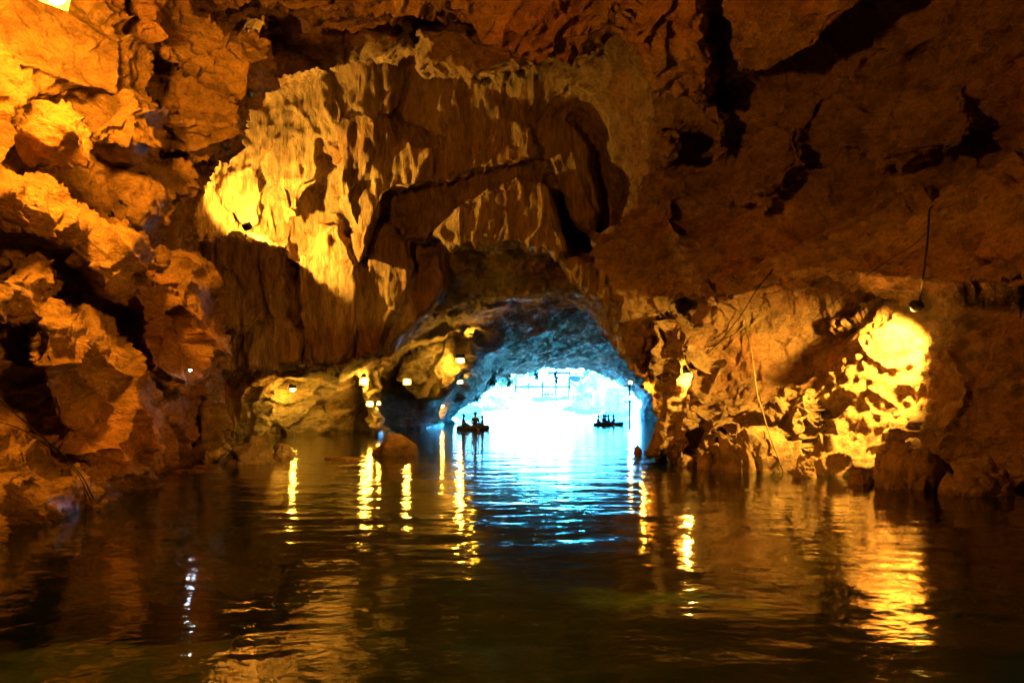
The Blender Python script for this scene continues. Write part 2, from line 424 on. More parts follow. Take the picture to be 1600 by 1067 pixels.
# rock masses standing out of the walls: part name, owner, outline, front, back, edge rounding px, rounding depth m, tilt per 100 px (x, y)
MASSES = [
 # left wall
 ('rock_block', 'L', [(240, 86), (246, 44), (285, 31), (312, 36), (338, 49), (360, 60), (375, 71), (392, 72), (413, 83), (412, 139), (398, 156), (360, 141), (319, 120), (262, 101)], 13.0, 18, 14, 0.5, (0.9, -0.2)),
 ('rock_block', 'L', [(243, 104), (262, 101), (319, 122), (360, 142), (374, 172), (370, 188), (300, 181), (244, 174)], 13.5, 18, 14, 0.6, (0.6, 0.3)),
 ('rock_block', 'L', [(238, 182), (300, 184), (368, 190), (372, 215), (360, 242), (300, 260), (262, 243), (238, 208)], 13.3, 18, 10, 0.4, (0.6, 1.2)),
 ('rock_block', 'L', [(228, 256), (300, 258), (297, 288), (272, 300), (258, 336), (226, 322)], 12.9, 17, 14, 0.6, (0.5, 0.3)),
 ('rock_boulder', 'L', [(52, 205), (75, 178), (105, 180), (122, 208), (115, 240), (84, 252), (55, 240)], 9.3, 13, 30, 0.7, (0.8, 0)),
 ('rock_block', 'L', [(128, 205), (150, 175), (198, 150), (228, 192), (252, 226), (222, 256), (160, 248), (130, 225)], 10.7, 15, 22, 0.7, (0.8, 0.2)),
 ('rock_slab', 'L', [(-200, -100), (120, -100), (190, 20), (228, 78), (212, 118), (180, 140), (136, 176), (60, 172), (-60, 150), (-220, 150)], 9.7, 14, 30, 0.6, (1.0, 0.35)),
 ('rock_block', 'L', [(182, 282), (215, 276), (250, 292), (256, 340), (222, 366), (186, 346)], 11.6, 16, 20, 0.7, (0.6, 0)),
 ('rock_ledge', 'L', [(-220, 270), (0, 296), (60, 306), (130, 345), (200, 365), (240, 402), (236, 428), (190, 405), (120, 388), (60, 372), (0, 362), (-220, 330)], 9.0, 14, 18, 0.8, (1.35, 0.9)),
 ('rock_boulder', 'L', [(-60, 420), (20, 402), (62, 404), (76, 450), (62, 492), (28, 522), (-60, 510)], 8.2, 12, 34, 0.9, (1.2, 0)),
 ('rock_boulder', 'L', [(126, 410), (150, 380), (200, 370), (242, 420), (232, 462), (190, 482), (150, 462)], 10.1, 15, 34, 0.9, (0.9, 0.3)),
 ('rock_column', 'L', [(198, 470), (216, 455), (250, 424), (298, 420), (321, 448), (316, 480), (324, 540), (316, 590), (300, 612), (262, 604), (226, 594), (214, 545), (212, 500)], 11.9, 17, 24, 0.8, (0.9, 0.2)),
 ('rock_rib', 'L', [(296, 560), (322, 555), (346, 620), (352, 700), (330, 740), (300, 730), (305, 640)], 17.4, 22, 14, 0.6, (0.6, 0)),
 ('rock_boulder', 'L', [(-120, 716), (0, 706), (45, 700), (78, 736), (122, 742), (138, 780), (126, 830), (60, 870), (-120, 890)], 7.4, 12, 36, 0.9, (1.3, 0)),
 ('rock_bulge', 'L', [(60, 490), (130, 480), (200, 540), (230, 620), (250, 700), (200, 740), (140, 740), (90, 690), (50, 600)], 9.6, 14, 60, 0.7, (1.5, 0)),
 ('rock_slab', 'L', [(180, -60), (285, -60), (278, 30), (240, 72), (224, 60), (205, 10)], 11.6, 17, 10, 0.4, (1.0, -0.3)),
 # ceiling
 ('ceiling_plate', 'T', [(560, -140), (1010, -140), (1002, 0), (966, 50), (935, 80), (912, 92), (890, 110), (872, 96), (850, 90), (800, 66), (720, 46), (640, 30), (560, 10)], 14.6, 19, 20, 0.5, (0, 1.3)),
 ('ceiling_block', 'T', [(962, 62), (1008, -20), (1050, -110), (1118, -110), (1110, 0), (1124, 104), (1115, 131), (1112, 172), (1086, 170), (1050, 150), (1031, 152), (1000, 123)], 14.6, 20, 16, 0.6, (0, 0.9)),
 ('ceiling_plate', 'T', [(400, -140), (640, -140), (600, -10), (540, 14), (490, 34), (440, 20), (400, -40)], 14.8, 19, 14, 0.5, (0, 1.2)),
 ('ceiling_shelf', 'T', [(405, 60), (470, 40), (560, 20), (640, 40), (640, 78), (560, 84), (500, 110), (440, 128), (415, 140)], 20.0, 27, 18, 0.8, (0.4, 1.2)),
 ('ceiling_shelf', 'T', [(650, 40), (720, 48), (830, 70), (850, 105), (740, 122), (660, 110)], 20.5, 27, 16, 0.6, (0, 1.0)),
 # right wall
 ('rock_slab', 'R', [(1122, -110), (1390, -110), (1350, 10), (1262, 96), (1165, 138), (1138, 124), (1126, 40)], 13.4, 19, 14, 0.4, (-1.2, 0.8)),
 ('rock_knob', 'R', [(1012, 190), (1040, 180), (1062, 186), (1074, 224), (1062, 252), (1042, 264), (1020, 236)], 17.2, 24, 20, 0.8, (-0.4, 0)),
 ('rock_knob', 'R', [(1112, 180), (1138, 165), (1150, 200), (1140, 235), (1120, 255), (1108, 225)], 16.2, 22, 16, 0.7, (-0.4, 0)),
 ('rock_block', 'R', [(1000, 300), (1030, 264), (1075, 262), (1090, 300), (1060, 340), (1010, 330)], 18.4, 24, 20, 0.8, (-0.4, 0)),
 ('rock_shelf', 'R', [(1075, 455), (1100, 420), (1150, 396), (1240, 360), (1330, 322), (1450, 280), (1760, 200), (1760, 430), (1560, 470), (1440, 456), (1340, 452), (1260, 440), (1190, 472), (1120, 492)], 12.0, 20, 34, 0.9, (-1.25, -0.5)),
 ('rock_mass', 'R', [(1290, 130), (1400, 100), (1520, 110), (1540, 200), (1500, 250), (1380, 270), (1290, 230)], 13.3, 19, 60, 0.7, (-1.2, -0.3)),
 ('rock_mass', 'R', [(1130, 200), (1200, 150), (1280, 150), (1270, 260), (1200, 330), (1140, 320)], 15.9, 22, 50, 0.9, (-1.2, -0.2)),
 ('rock_face', 'R', [(1004, 230), (1040, 150), (1150, 138), (1300, 100), (1480, 60), (1820, 0), (1820, 480), (1560, 480), (1340, 462), (1200, 480), (1075, 470), (1040, 400)], 15.6, 24, 30, 0.8, (-1.2, -0.35)),
 ('rock_ledge', 'R', [(1096, 650), (1130, 622), (1200, 628), (1262, 606), (1275, 640), (1258, 664), (1132, 672), (1105, 700)], 15.0, 19, 12, 0.5, (-0.9, -0.6)),
 ('rock_block', 'R', [(1130, 672), (1190, 664), (1257, 658), (1264, 712), (1242, 732), (1230, 745), (1136, 745)], 14.35, 19, 7, 0.3, (-0.5, 0)),
 ('rock_block', 'R', [(1256, 720), (1296, 690), (1350, 672), (1400, 668), (1380, 700), (1350, 745), (1300, 752), (1250, 745)], 13.6, 18, 14, 0.6, (-0.9, -0.8)),
 ('rock_block', 'R', [(1332, 752), (1352, 716), (1380, 700), (1440, 690), (1498, 702), (1515, 760), (1480, 800), (1340, 790)], 12.0, 17, 22, 0.8, (-0.7, -0.6)),
 ('rock_mass', 'R', [(1490, 660), (1560, 640), (1750, 620), (1780, 800), (1740, 850), (1500, 830)], 10.4, 15, 40, 0.9, (-1.3, -0.4)),
 ('rock_bluff', 'R', [(1008, 715), (1018, 690), (1026, 630), (1034, 560), (1028, 515), (1050, 492), (1080, 500), (1098, 520), (1104, 580), (1088, 640), (1066, 722)], 16.8, 23, 16, 0.8, (-0.3, -0.5)),
 ('rock_root', 'R', [(1096, 545), (1116, 540), (1120, 580), (1104, 620), (1082, 664), (1066, 720), (1066, 745), (1038, 745), (1046, 712), (1066, 668), (1088, 616)], 16.2, 21, 8, 0.5, (0, 0)),
 ('rock_block', 'R', [(1058, 650), (1098, 618), (1116, 660), (1112, 720), (1098, 745), (1056, 745)], 16.4, 21, 14, 0.5, (0, 0)),
 ('rock_root', 'R', [(1028, 560), (1034, 505), (1056, 488), (1064, 500), (1058, 540), (1046, 580), (1038, 600)], 16.2, 20, 8, 0.5, (0, 0)),
 ('rock_block', 'R', [(1085, 700), (1130, 690), (1142, 720), (1140, 742), (1088, 745)], 15.4, 19, 14, 0.5, (0, 0)),
 ('rock_overhang', 'R', [(924, 372), (985, 335), (1050, 300), (1092, 385), (1066, 470), (1036, 505), (1024, 560), (1004, 596), (980, 566), (954, 505)], 18.8, 27, 24, 0.9, (-0.5, 0.6)),
 # hanging curtain
 ('curtain_leaf', 'C', [(333, 292), (345, 250), (352, 205), (367, 169), (400, 160), (428, 170), (420, 225), (410, 262), (404, 300), (407, 350), (390, 360), (371, 356), (350, 325)], 26.3, 31, 7, 0.5, (0.2, 0)),
 ('curtain_leaf', 'C', [(436, 176), (470, 165), (504, 178), (500, 230), (502, 286), (482, 298), (458, 346), (445, 346), (428, 296), (432, 240)], 26.75, 31, 7, 0.5, (0.2, 0)),
 ('curtain_leaf', 'C', [(524, 198), (560, 176), (592, 178), (622, 212), (683, 226), (676, 288), (604, 306), (594, 328), (563, 410), (545, 345), (526, 310), (532, 240)], 25.9, 31, 8, 0.5, (0.1, 0)),
 ('curtain_leaf', 'C', [(548, 170), (552, 92), (580, 78), (613, 75), (622, 130), (610, 178), (580, 190)], 25.7, 31, 9, 0.6, (0.2, 0)),
 ('curtain_leaf', 'C', [(628, 100), (636, 62), (652, 62), (656, 108), (690, 120), (745, 122), (832, 196), (853, 250), (812, 262), (745, 272), (678, 290), (684, 222), (620, 196)], 26.3, 31, 14, 0.7, (-0.1, 0)),
 ('curtain_leaf', 'C', [(640, 330), (678, 296), (744, 276), (810, 266), (800, 290), (748, 312), (704, 332), (690, 366), (655, 380), (632, 370)], 27.3, 31, 10, 0.7, (0, 0)),
 ('curtain_leaf', 'C', [(677, 366), (704, 332), (745, 313), (808, 274), (856, 292), (874, 347), (890, 396), (868, 405), (830, 392), (809, 375), (775, 392), (741, 383), (707, 396), (694, 383)], 25.7, 31, 9, 0.6, (-0.1, 0)),
 ('curtain_leaf', 'C', [(842, 200), (880, 170), (930, 230), (936, 330), (926, 372), (900, 350), (872, 300), (852, 255)], 27.0, 31, 12, 0.8, (0, 0)),
 ('curtain_leaf', 'C', [(872, 400), (905, 395), (940, 410), (956, 450), (952, 474), (925, 470), (895, 440)], 26.6, 32, 8, 0.6, (0, 0)),
 ('curtain_column', 'C', [(456, 424), (474, 366), (500, 345), (535, 345), (562, 412), (566, 500), (548, 566), (480, 576), (462, 500)], 26.9, 32, 14, 0.8, (0, 0)),
 ('curtain_column', 'C', [(560, 420), (600, 340), (640, 376), (650, 430), (620, 500), (590, 562), (556, 566)], 27.5, 33, 14, 0.9, (0, 0)),
 ('curtain_foot', 'C', [(318, 368), (372, 366), (420, 368), (456, 378), (464, 396), (450, 430), (440, 480), (400, 520), (330, 520), (310, 440)], 24.2, 31, 12, 0.5, (0, 0)),
 ('curtain_foot', 'C', [(300, 500), (370, 505), (440, 480), (470, 520), (470, 572), (400, 590), (300, 590)], 26.0, 32, 20, 0.9, (0, 0)),
 ('rock_arch', 'C', [(560, 566), (600, 500), (660, 400), (690, 380), (700, 430), (690, 470), (640, 525), (612, 562)], 28.6, 34, 16, 0.9, (0, 0)),
 # far tunnel
 ('rock_nose', 'F', [(628, 600), (634, 560), (660, 535), (700, 520), (742, 522), (756, 545), (740, 575), (722, 585), (715, 612), (690, 620), (650, 618)], 39.0, 52, 12, 1.2, (1.8, 0)),
 ('rock_pier', 'F', [(566, 590), (572, 562), (600, 555), (612, 566), (588, 572), (586, 640), (602, 660), (600, 690), (578, 690), (572, 640)], 33.4, 40, 6, 0.6, (0, 0)),
 ('rock_pillar', 'F', [(999, 646), (1004, 622), (1018, 604), (1040, 596), (1064, 610), (1074, 664), (1064, 672), (1000, 668)], 80.0, 91, 8, 1.5, (0, 0)),
 ('rock_shelf', 'F', [(762, 520), (790, 490), (850, 468), (906, 462), (920, 488), (890, 512), (840, 520), (800, 540), (775, 542)], 51.0, 62, 10, 1.0, (-1.0, 0.6)),
]

DM = 5.2                                              # cell size, photo pixels
PX = np.arange(-240, 1846, DM); PY = np.arange(-126, 940, DM)
DL = 0.0075
LD = np.arange(math.log(4.6), math.log(93.0), DL)
GX, GY = np.meshgrid(PX, PY)                          # [j, i]
RHO = np.hypot(GX - CX, GY - CY)
TH = np.arctan2(GY - CY, GX - CX)
TI = (TH + math.pi) / (2 * math.pi) * NTH
TI0 = np.floor(TI).astype(int) % NTH; TI1 = (TI0 + 1) % NTH; TF = TI - np.floor(TI)

def poly_sd(poly, X, Y):
    p = np.array(poly, float); d2 = np.full(X.shape, 1e18); ins = np.zeros(X.shape, bool)
    for a, b in zip(p, np.roll(p, -1, axis=0)):
        e = b - a
        wx, wy = X - a[0], Y - a[1]
        t = np.clip((wx * e[0] + wy * e[1]) / (e @ e), 0, 1)
        d2 = np.minimum(d2, (wx - e[0] * t) ** 2 + (wy - e[1] * t) ** 2)
        c = ((a[1] > Y) != (b[1] > Y))
        with np.errstate(divide='ignore', invalid='ignore'):
            xi = (b[0] - a[0]) * (Y - a[1]) / (b[1] - a[1] if b[1] != a[1] else 1e-9) + a[0]
        ins ^= c & (X < xi)
    return np.where(ins, 1, -1) * np.sqrt(d2)

# uneven outlines: the same slow wobble for all masses
gp = np.stack([GX.ravel() / 34, GY.ravel() / 34, np.zeros(GX.size)], 1)
WOBX = (perlin(gp) * 5).reshape(GX.shape); WOBY = (perlin(gp + 31.7) * 5).reshape(GX.shape)
prep = []
for mi, (nm, own, poly, df, db, R, T, tilt) in enumerate(MASSES):
    xs = [q[0] for q in poly]; ys = [q[1] for q in poly]
    i0 = max(0, int((min(xs) - 30 - PX[0]) / DM)); i1 = min(len(PX), int((max(xs) + 30 - PX[0]) / DM) + 2)
    j0 = max(0, int((min(ys) - 30 - PY[0]) / DM)); j1 = min(len(PY), int((max(ys) + 30 - PY[0]) / DM) + 2)
    X, Y = GX[j0:j1, i0:i1], GY[j0:j1, i0:i1]
    S = poly_sd(poly, X + WOBX[j0:j1, i0:i1], Y + WOBY[j0:j1, i0:i1])
    q = 1 - np.clip(S / R, 0, 1)
    front = df + T * (1 - np.sqrt(np.clip(1 - q * q, 0, 1))) + tilt[0] * (X - sum(xs) / len(xs)) / 100 + tilt[1] * (Y - sum(ys) / len(ys)) / 100
    prep.append((i0, i1, j0, j1, S, front, db, {'C': 5.0, 'F': 4.0, 'L': 8.0, 'R': 15.0 if max(ys) < 560 else 6.0, 'T': 10.0}[own]))

F = np.empty((len(LD), len(PY), len(PX)), np.float32)
for k, ld in enumerate(LD):
    d = math.exp(ld)
    r = r_at(ld)
    f = (r[TI0] * (1 - TF) + r[TI1] * TF) - RHO
    for (i0, i1, j0, j1, S, front, db, kk) in prep:
        if d > db or d < front.min() - 0.6: continue
        m = np.minimum(S, np.minimum((d - front) * FPX / d * 0.7, (db - d) * FPX / d))
        sub = f[j0:j1, i0:i1]
        h = np.clip(0.5 + 0.5 * (-m - sub) / kk, 0, 1)
        f[j0:j1, i0:i1] = -m * (1 - h) + sub * h - kk * h * (1 - h)
    F[k] = f
print('field', round(time.time() - T0, 1))

# ------------------------------------------------------------------ surface nets
sg = F > 0
cnt = np.zeros(tuple(n - 1 for n in F.shape), np.uint8)
nk, nj, ni = F.shape
for a in (0, 1):
    for b in (0, 1):
        for c in (0, 1):
            cnt += sg[a:nk - 1 + a, b:nj - 1 + b, c:ni - 1 + c]
act = (cnt > 0) & (cnt < 8)
K, J, I = np.nonzero(act)
vid = np.full(act.shape, -1, np.int32); vid[act] = np.arange(len(K))
acc = np.zeros((len(K), 3)); num = np.zeros(len(K))
corners = [(a, b, c) for a in (0, 1) for b in (0, 1) for c in (0, 1)]
for p in corners:
    for ax in range(3):
        if p[ax]: continue
        q = list(p); q[ax] = 1
        fa = F[K + p[0], J + p[1], I + p[2]]; fb = F[K + q[0], J + q[1], I + q[2]]
        x = (fa > 0) != (fb > 0)
        t = np.where(x, fa / np.where(x, fa - fb, 1), 0)
        pos = np.tile(np.array(p, float), (len(K), 1)); pos[:, ax] += t
        acc += pos * x[:, None]; num += x
acc /= num[:, None]
vk, vj, vi = K + acc[:, 0], J + acc[:, 1], I + acc[:, 2]
vpx = PX[0] + vi * DM; vpy = PY[0] + vj * DM; vd = np.exp(LD[0] + vk * DL)
V = np.stack([(vpx - HX) / FPX * vd, vd, EYE + (HY - vpy) / FPX * vd], 1)
quads = []
for ax in range(3):
    sl0 = [slice(None)] * 3; sl1 = [slice(None)] * 3
    sl0[ax] = slice(0, -1); sl1[ax] = slice(1, None)
    e = sg[tuple(sl0)] != sg[tuple(sl1)]
    o1, o2 = [(1, 2), (2, 0), (0, 1)][ax]
    idx = np.array(np.nonzero(e)).T
    ok = (idx[:, o1] > 0) & (idx[:, o2] > 0) & (idx[:, o1] < F.shape[o1] - 1) & (idx[:, o2] < F.shape[o2] - 1)
    idx = idx[ok]
    pos_first = sg[idx[:, 0], idx[:, 1], idx[:, 2]]
    def cell(a, b):
        c = idx.copy(); c[:, o1] -= a; c[:, o2] -= b
        return vid[c[:, 0], c[:, 1], c[:, 2]]
    qd = np.stack([cell(1, 1), cell(0, 1), cell(0, 0), cell(1, 0)], 1)
    qd[pos_first] = qd[pos_first][:, ::-1]
    quads.append(qd)
Q = np.concatenate(quads)
# keep normals pointing into the void
del F, sg, cnt, act
print('nets', len(V), len(Q), round(time.time() - T0, 1))

# owner and mass of each vertex
vmass = np.full(len(V), -1, np.int32); best = np.full(len(V), -3.5)
for mi, (i0, i1, j0, j1, S, front, db, kk) in enumerate(prep):
    fi, fj = vi - i0, vj - j0
    m = (fi >= 0) & (fj >= 0) & (fi < i1 - i0 - 1) & (fj < j1 - j0 - 1)
    w = np.nonzero(m)[0]
    a, b = np.round(fj[w]).astype(int), np.round(fi[w]).astype(int)
    val = np.minimum(S[a, b], np.minimum((vd[w] - front[a, b]) * FPX / vd[w] * 0.7, (db - vd[w]) * FPX / vd[w]))
    good = val > best[w]
    vmass[w[good]] = mi; best[w[good]] = val[good]
OWN = 'LRTCF'
own_of_mass = np.array([OWN.index(m[1]) for m in MASSES] + [0])
own = np.full(len(V), 4)
own[(vd < 31)] = 3
own[(vd < 25) & (vpx < 700)] = 0
own[(vd < 25.5) & (vpx >= 700)] = 1
own[(vd < 26) & (vpy < 60) & (vpx > 300) & (vpx < 1120)] = 2
own[(vd < 12) & (vpy < -40)] = 2
own[(vd >= 25.5) & (vd < 34) & (vpx > 955)] = 1
own = np.where(vmass >= 0, own_of_mass[vmass], own)
# face key: mass index, or 200 + owner
vkey = np.where(vmass >= 0, vmass, 200 + own)
fk = vkey[Q]
fkey = fk[:, 0].copy()
for c in range(1, 3):
    same = (fk[:, c] == fk[:, (c + 1) % 4]) | (fk[:, c] == fk[:, 3])
    fkey = np.where((fk[:, 0] != fk[:, 1]) & (fk[:, 0] != fk[:, 2]) & (fk[:, 0] != fk[:, 3]) & same, fk[:, c], fkey)
keys = np.unique(fkey)
kpos = np.searchsorted(keys, fkey)

# ------------------------------------------------------------------ refine and displace
def relax(V, Q, n, fac):
    """pull every vertex towards the mean of its neighbours"""
    a = Q.ravel(); b = np.roll(Q, -1, axis=1).ravel()
    cnt = np.bincount(a, minlength=len(V)) + np.bincount(b, minlength=len(V))
    for _ in range(n):
        acc = np.stack([np.bincount(a, V[b, k], len(V)) + np.bincount(b, V[a, k], len(V)) for k in range(3)], 1)
        V = V + fac * (acc / cnt[:, None] - V)
    return V

def refine(V, Q, A):
    """split every quad into four; A is a per-vertex value carried along"""
    nv, nf = len(V), len(Q)
    a = Q; b = np.roll(Q, -1, axis=1)
    lo, hi = np.minimum(a, b).astype(np.int64), np.maximum(a, b).astype(np.int64)
    ek, inv = np.unique((lo * nv + hi).ravel(), return_inverse=True)
    e0, e1 = ek // nv, ek % nv
    V2 = np.concatenate([V, (V[e0] + V[e1]) / 2, V[Q].mean(1)])
    A2 = np.concatenate([A, (A[e0] + A[e1]) / 2, A[Q].mean(1)])
    em = inv.reshape(-1, 4) + nv                       # edge k joins corner k and k+1
    fc = np.arange(nf) + nv + len(ek)
    out = np.empty((nf, 4, 4), np.int64)
    for k in range(4):
        out[:, k] = np.stack([Q[:, k], em[:, k], fc, em[:, (k + 3) % 4]], 1)
    return V2, out.reshape(-1, 4), A2

# nothing far under the bed is kept
low = V[Q][:, :, 2].max(1) > -1.6
Q = Q[low]; kpos = kpos[low]
V = relax(V, Q, 1, 0.35) if False else V
V, Q, FL = refine(V, Q, (own == 3).astype(np.float64))
fmat = np.repeat(kpos, 4)
use = np.zeros(len(V), bool); use[Q] = True
remap = np.cumsum(use) - 1
V, FL, Q = V[use], FL[use].astype(np.float32), remap[Q]
V = relax(V, Q, 3, 0.5).astype(np.float32)
nV = len(V)
def vnormals(V, Q):
    a, b, c, d = V[Q[:, 0]], V[Q[:, 1]], V[Q[:, 2]], V[Q[:, 3]]
    fn = np.cross(c - a, d - b)
    vn = np.zeros_like(V)
    for c in range(4):
        for ax in range(3):
            vn[:, ax] += np.bincount(Q[:, c], fn[:, ax], len(V))
    return vn / np.maximum(np.linalg.norm(vn, axis=1, keepdims=True), 1e-12)
NRM = vnormals(V, Q)
print('refined', nV, len(Q), round(time.time() - T0, 1))

def relief_rock(p, far):
    """height (m) of weathered limestone at points p; far 0..1 enlarges the pattern"""
    s = (1.0 / (1.0 + 1.2 * far))[:, None]
    tilt = np.stack([p[:, 0] + 0.25 * p[:, 2], p[:, 1], p[:, 2] * 1.35 - 0.45 * p[:, 0]], 1)
    warp = np.stack([perlin(p * 0.5), perlin(p * 0.5 + 40), perlin(p * 0.5 + 80)], 1) * 0.55
    h = 0.34 * fbm(p * 0.33 * s, 2)
    f1, f2, fac, rnd = worley((tilt + warp) * 0.62 * s)
    crack = np.clip((f2 - f1) / 0.10, 0, 1)
    side = np.clip((6.0 - p[:, 0]) / 8.0, 0.35, 1.0)          # blocky on the left, smoother and bedded on the right
    h += side * (0.28 * fac + 0.13 * (rnd - 0.5)) - (0.05 + 0.15 * side) * (1 - crack) ** 2
    al = 0.41 * p[:, 0] - 0.91 * p[:, 1]; q = p[:, 2] - 0.30 * al; ac = 0.91 * p[:, 0] + 0.41 * p[:, 1]
    h += (1.2 - side) * 0.13 * ridged(p * 0.8 + 33, 3, 0.55)
    h += (1.25 - side) * 0.17 * ridged(np.stack([al * 0.22, ac * 0.35, q * 0.95], 1), 3, 0.55)
    f1, f2, fac, rnd = worley((tilt + 0.6 * warp) * 1.9 * s + 7)
    crack = np.clip((f2 - f1) / 0.15, 0, 1)
    soft = 0.5 + 0.5 * np.clip(perlin(p * 0.4 + 3) * 2.0, -1, 1)
    h += (0.075 * fac + 0.03 * (rnd - 0.5) - 0.05 * (1 - crack) ** 2) * soft
    h += 0.070 * ridged(p * 2.0 * s + 5, 2) * (1.15 - 0.6 * soft)
    pit = np.clip(perlin(tilt * 2.6 * s + 61) + 0.35 * perlin(p * 6.1 * s + 3) - 0.12, 0, 1)
    h -= 0.13 * pit * (0.2 + 0.8 * np.clip(perlin(p * 0.55 + 19) * 2.2 + 0.5, 0, 1))
    near = np.clip((24 - p[:, 1]) / 10, 0, 1)
    h += 0.050 * fbm(p * 4.4 * s + 11, 2, 0.5) + near * 0.022 * perlin(p * 10 + 5)
    return h * (1.0 + 0.9 * far)

def relief_flow(p):
    """height of dripstone: vertical ribs and pits"""
    w = np.stack([perlin(p * 0.3), perlin(p * 0.3 + 50), 0 * p[:, 0]], 1) * 0.35
    q = p + w
    h = 0.25 * fbm(p * 0.3, 2)
    deep = 0.30 + 0.70 * np.clip((-3.2 - p[:, 0]) / 3.5, 0, 1) + 0.35 * np.clip((p[:, 2] - 10) / 4, 0, 1) * 0
    h += 0.15 * deep * ridged(q * np.array([0.62, 0.62, 0.05]), 2)
    h += (0.05 + 0.06 * deep) * ridged(q * np.array([1.9, 1.9, 0.12]) + 9, 2)
    f1, f2, fac, rnd = worley(q * np.array([1.0, 1.0, 0.25]))
    h += (0.05 + 0.09 * deep) * fac - 0.12 * (1 - np.clip((f2 - f1) / 0.15, 0, 1)) ** 2
    pit = np.clip(perlin(p * np.array([1.7, 1.7, 0.45]) + 61) + 0.4 * perlin(p * np.array([4.0, 4.0, 1.6]) + 3) - 0.10, 0, 1)
    h -= 0.26 * (0.35 + 0.65 * deep) * pit * (0.3 + 0.7 * np.clip(perlin(p * 0.4 + 19) * 2.2 + 0.5, 0, 1))
    h += 0.10 * fbm(p * np.array([2.6, 2.6, 1.5]) + 21, 2, 0.55)
    return h

far = np.clip((V[:, 1] - 30) / 25, 0, 1)
H = np.zeros(nV, np.float32)
mC = FL > 0.01; mR = FL < 0.99
H[mR] += relief_rock(V[mR], far[mR]) * (1 - FL[mR])
H[mC] += relief_flow(V[mC]) * FL[mC]
V = V + NRM * H[:, None]
V = relax(V, Q, 1, 0.45).astype(np.float32)
VN = vnormals(V, Q)
print('displaced', round(time.time() - T0, 1))

def piece(name, sel, mat, parent=None):
    q = Q[sel]
    # nothing deep under the bed or outside of any view is kept
    u, inv = np.unique(q, return_inverse=True)
    vv = V[u]; q = inv.reshape(-1, 4).astype(np.int32)
    me = bpy.data.meshes.new(name)
    me.vertices.add(len(vv)); me.vertices.foreach_set('co', vv.astype(np.float32).ravel())
    me.loops.add(q.size); me.loops.foreach_set('vertex_index', q.ravel())
    me.polygons.add(len(q)); me.polygons.foreach_set('loop_start', np.arange(0, q.size, 4, dtype=np.int32))
    me.polygons.foreach_set('use_smooth', np.ones(len(q), bool))
    me.materials.append(mat)
    me.update(calc_edges=True)
    me.normals_split_custom_set_from_vertices(VN[u].tolist())
    o = bpy.data.objects.new(name, me); COL.objects.link(o)
    if parent: o.parent = parent
    return o

WALLS = {0: ('cave_wall_left', 'rock'), 1: ('cave_wall_right', 'upper_dark'), 2: ('cave_ceiling', 'rock'), 3: ('cave_wall_back', 'flow'), 4: ('cave_tunnel', 'far')}
keep = V[Q].mean(1)[:, 2] > -2.2
wall = {}
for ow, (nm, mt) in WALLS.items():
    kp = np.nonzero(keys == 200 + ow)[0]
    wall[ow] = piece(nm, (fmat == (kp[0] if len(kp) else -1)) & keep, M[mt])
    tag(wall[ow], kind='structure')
for pos, key in enumerate(keys):
    if key >= 200: continue
    nm, own_l = MASSES[key][0], OWN.index(MASSES[key][1])
    sel = (fmat == pos) & keep
    if sel.sum() < 30:
        continue
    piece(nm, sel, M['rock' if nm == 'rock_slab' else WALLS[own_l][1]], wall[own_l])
print('pieces', round(time.time() - T0, 1))

# ------------------------------------------------------------------ the rest of the chamber, behind and above the viewer
def shell():
    c = Vector((1.0, 22.0, -1.0)); R = Vector((30, 46, 25))
    bm = bmesh.new()
    bmesh.ops.create_icosphere(bm, subdivisions=6, radius=1)
    co = np.array([v.co for v in bm.verts], np.float32)
    p = co * np.array(R) + np.array(c)
    h = 1.6 * fbm(p * 0.12, 4) + 0.5 * ridged(p * 0.4, 3)
    p = p - co * h[:, None]
    for v, q in zip(bm.verts, p): v.co = q
    kill = []
    for f in bm.faces:
        m = f.calc_center_median()
        if m.z < -2.5: kill.append(f); continue
        if m.y > 40:
            r = r_at(math.log(m.y))
            px, py = HX + m.x / m.y * FPX, HY - (m.z - EYE) / m.y * FPX
            t = (math.atan2(py - CY, px - CX) + math.pi) / (2 * math.pi) * NTH
            if math.hypot(px - CX, py - CY) < r[int(t) % NTH] + 25: kill.append(f)
    bmesh.ops.delete(bm, geom=kill, context='FACES')
    bmesh.ops.reverse_faces(bm, faces=bm.faces)
    me = bpy.data.meshes.new('cave_chamber'); bm.to_mesh(me); bm.free()
    me.polygons.foreach_set('use_smooth', [True] * len(me.polygons))
    me.materials.append(M['rock'])
    o = bpy.data.objects.new('cave_chamber', me); COL.objects.link(o)
    tag(o, kind='structure')
shell()

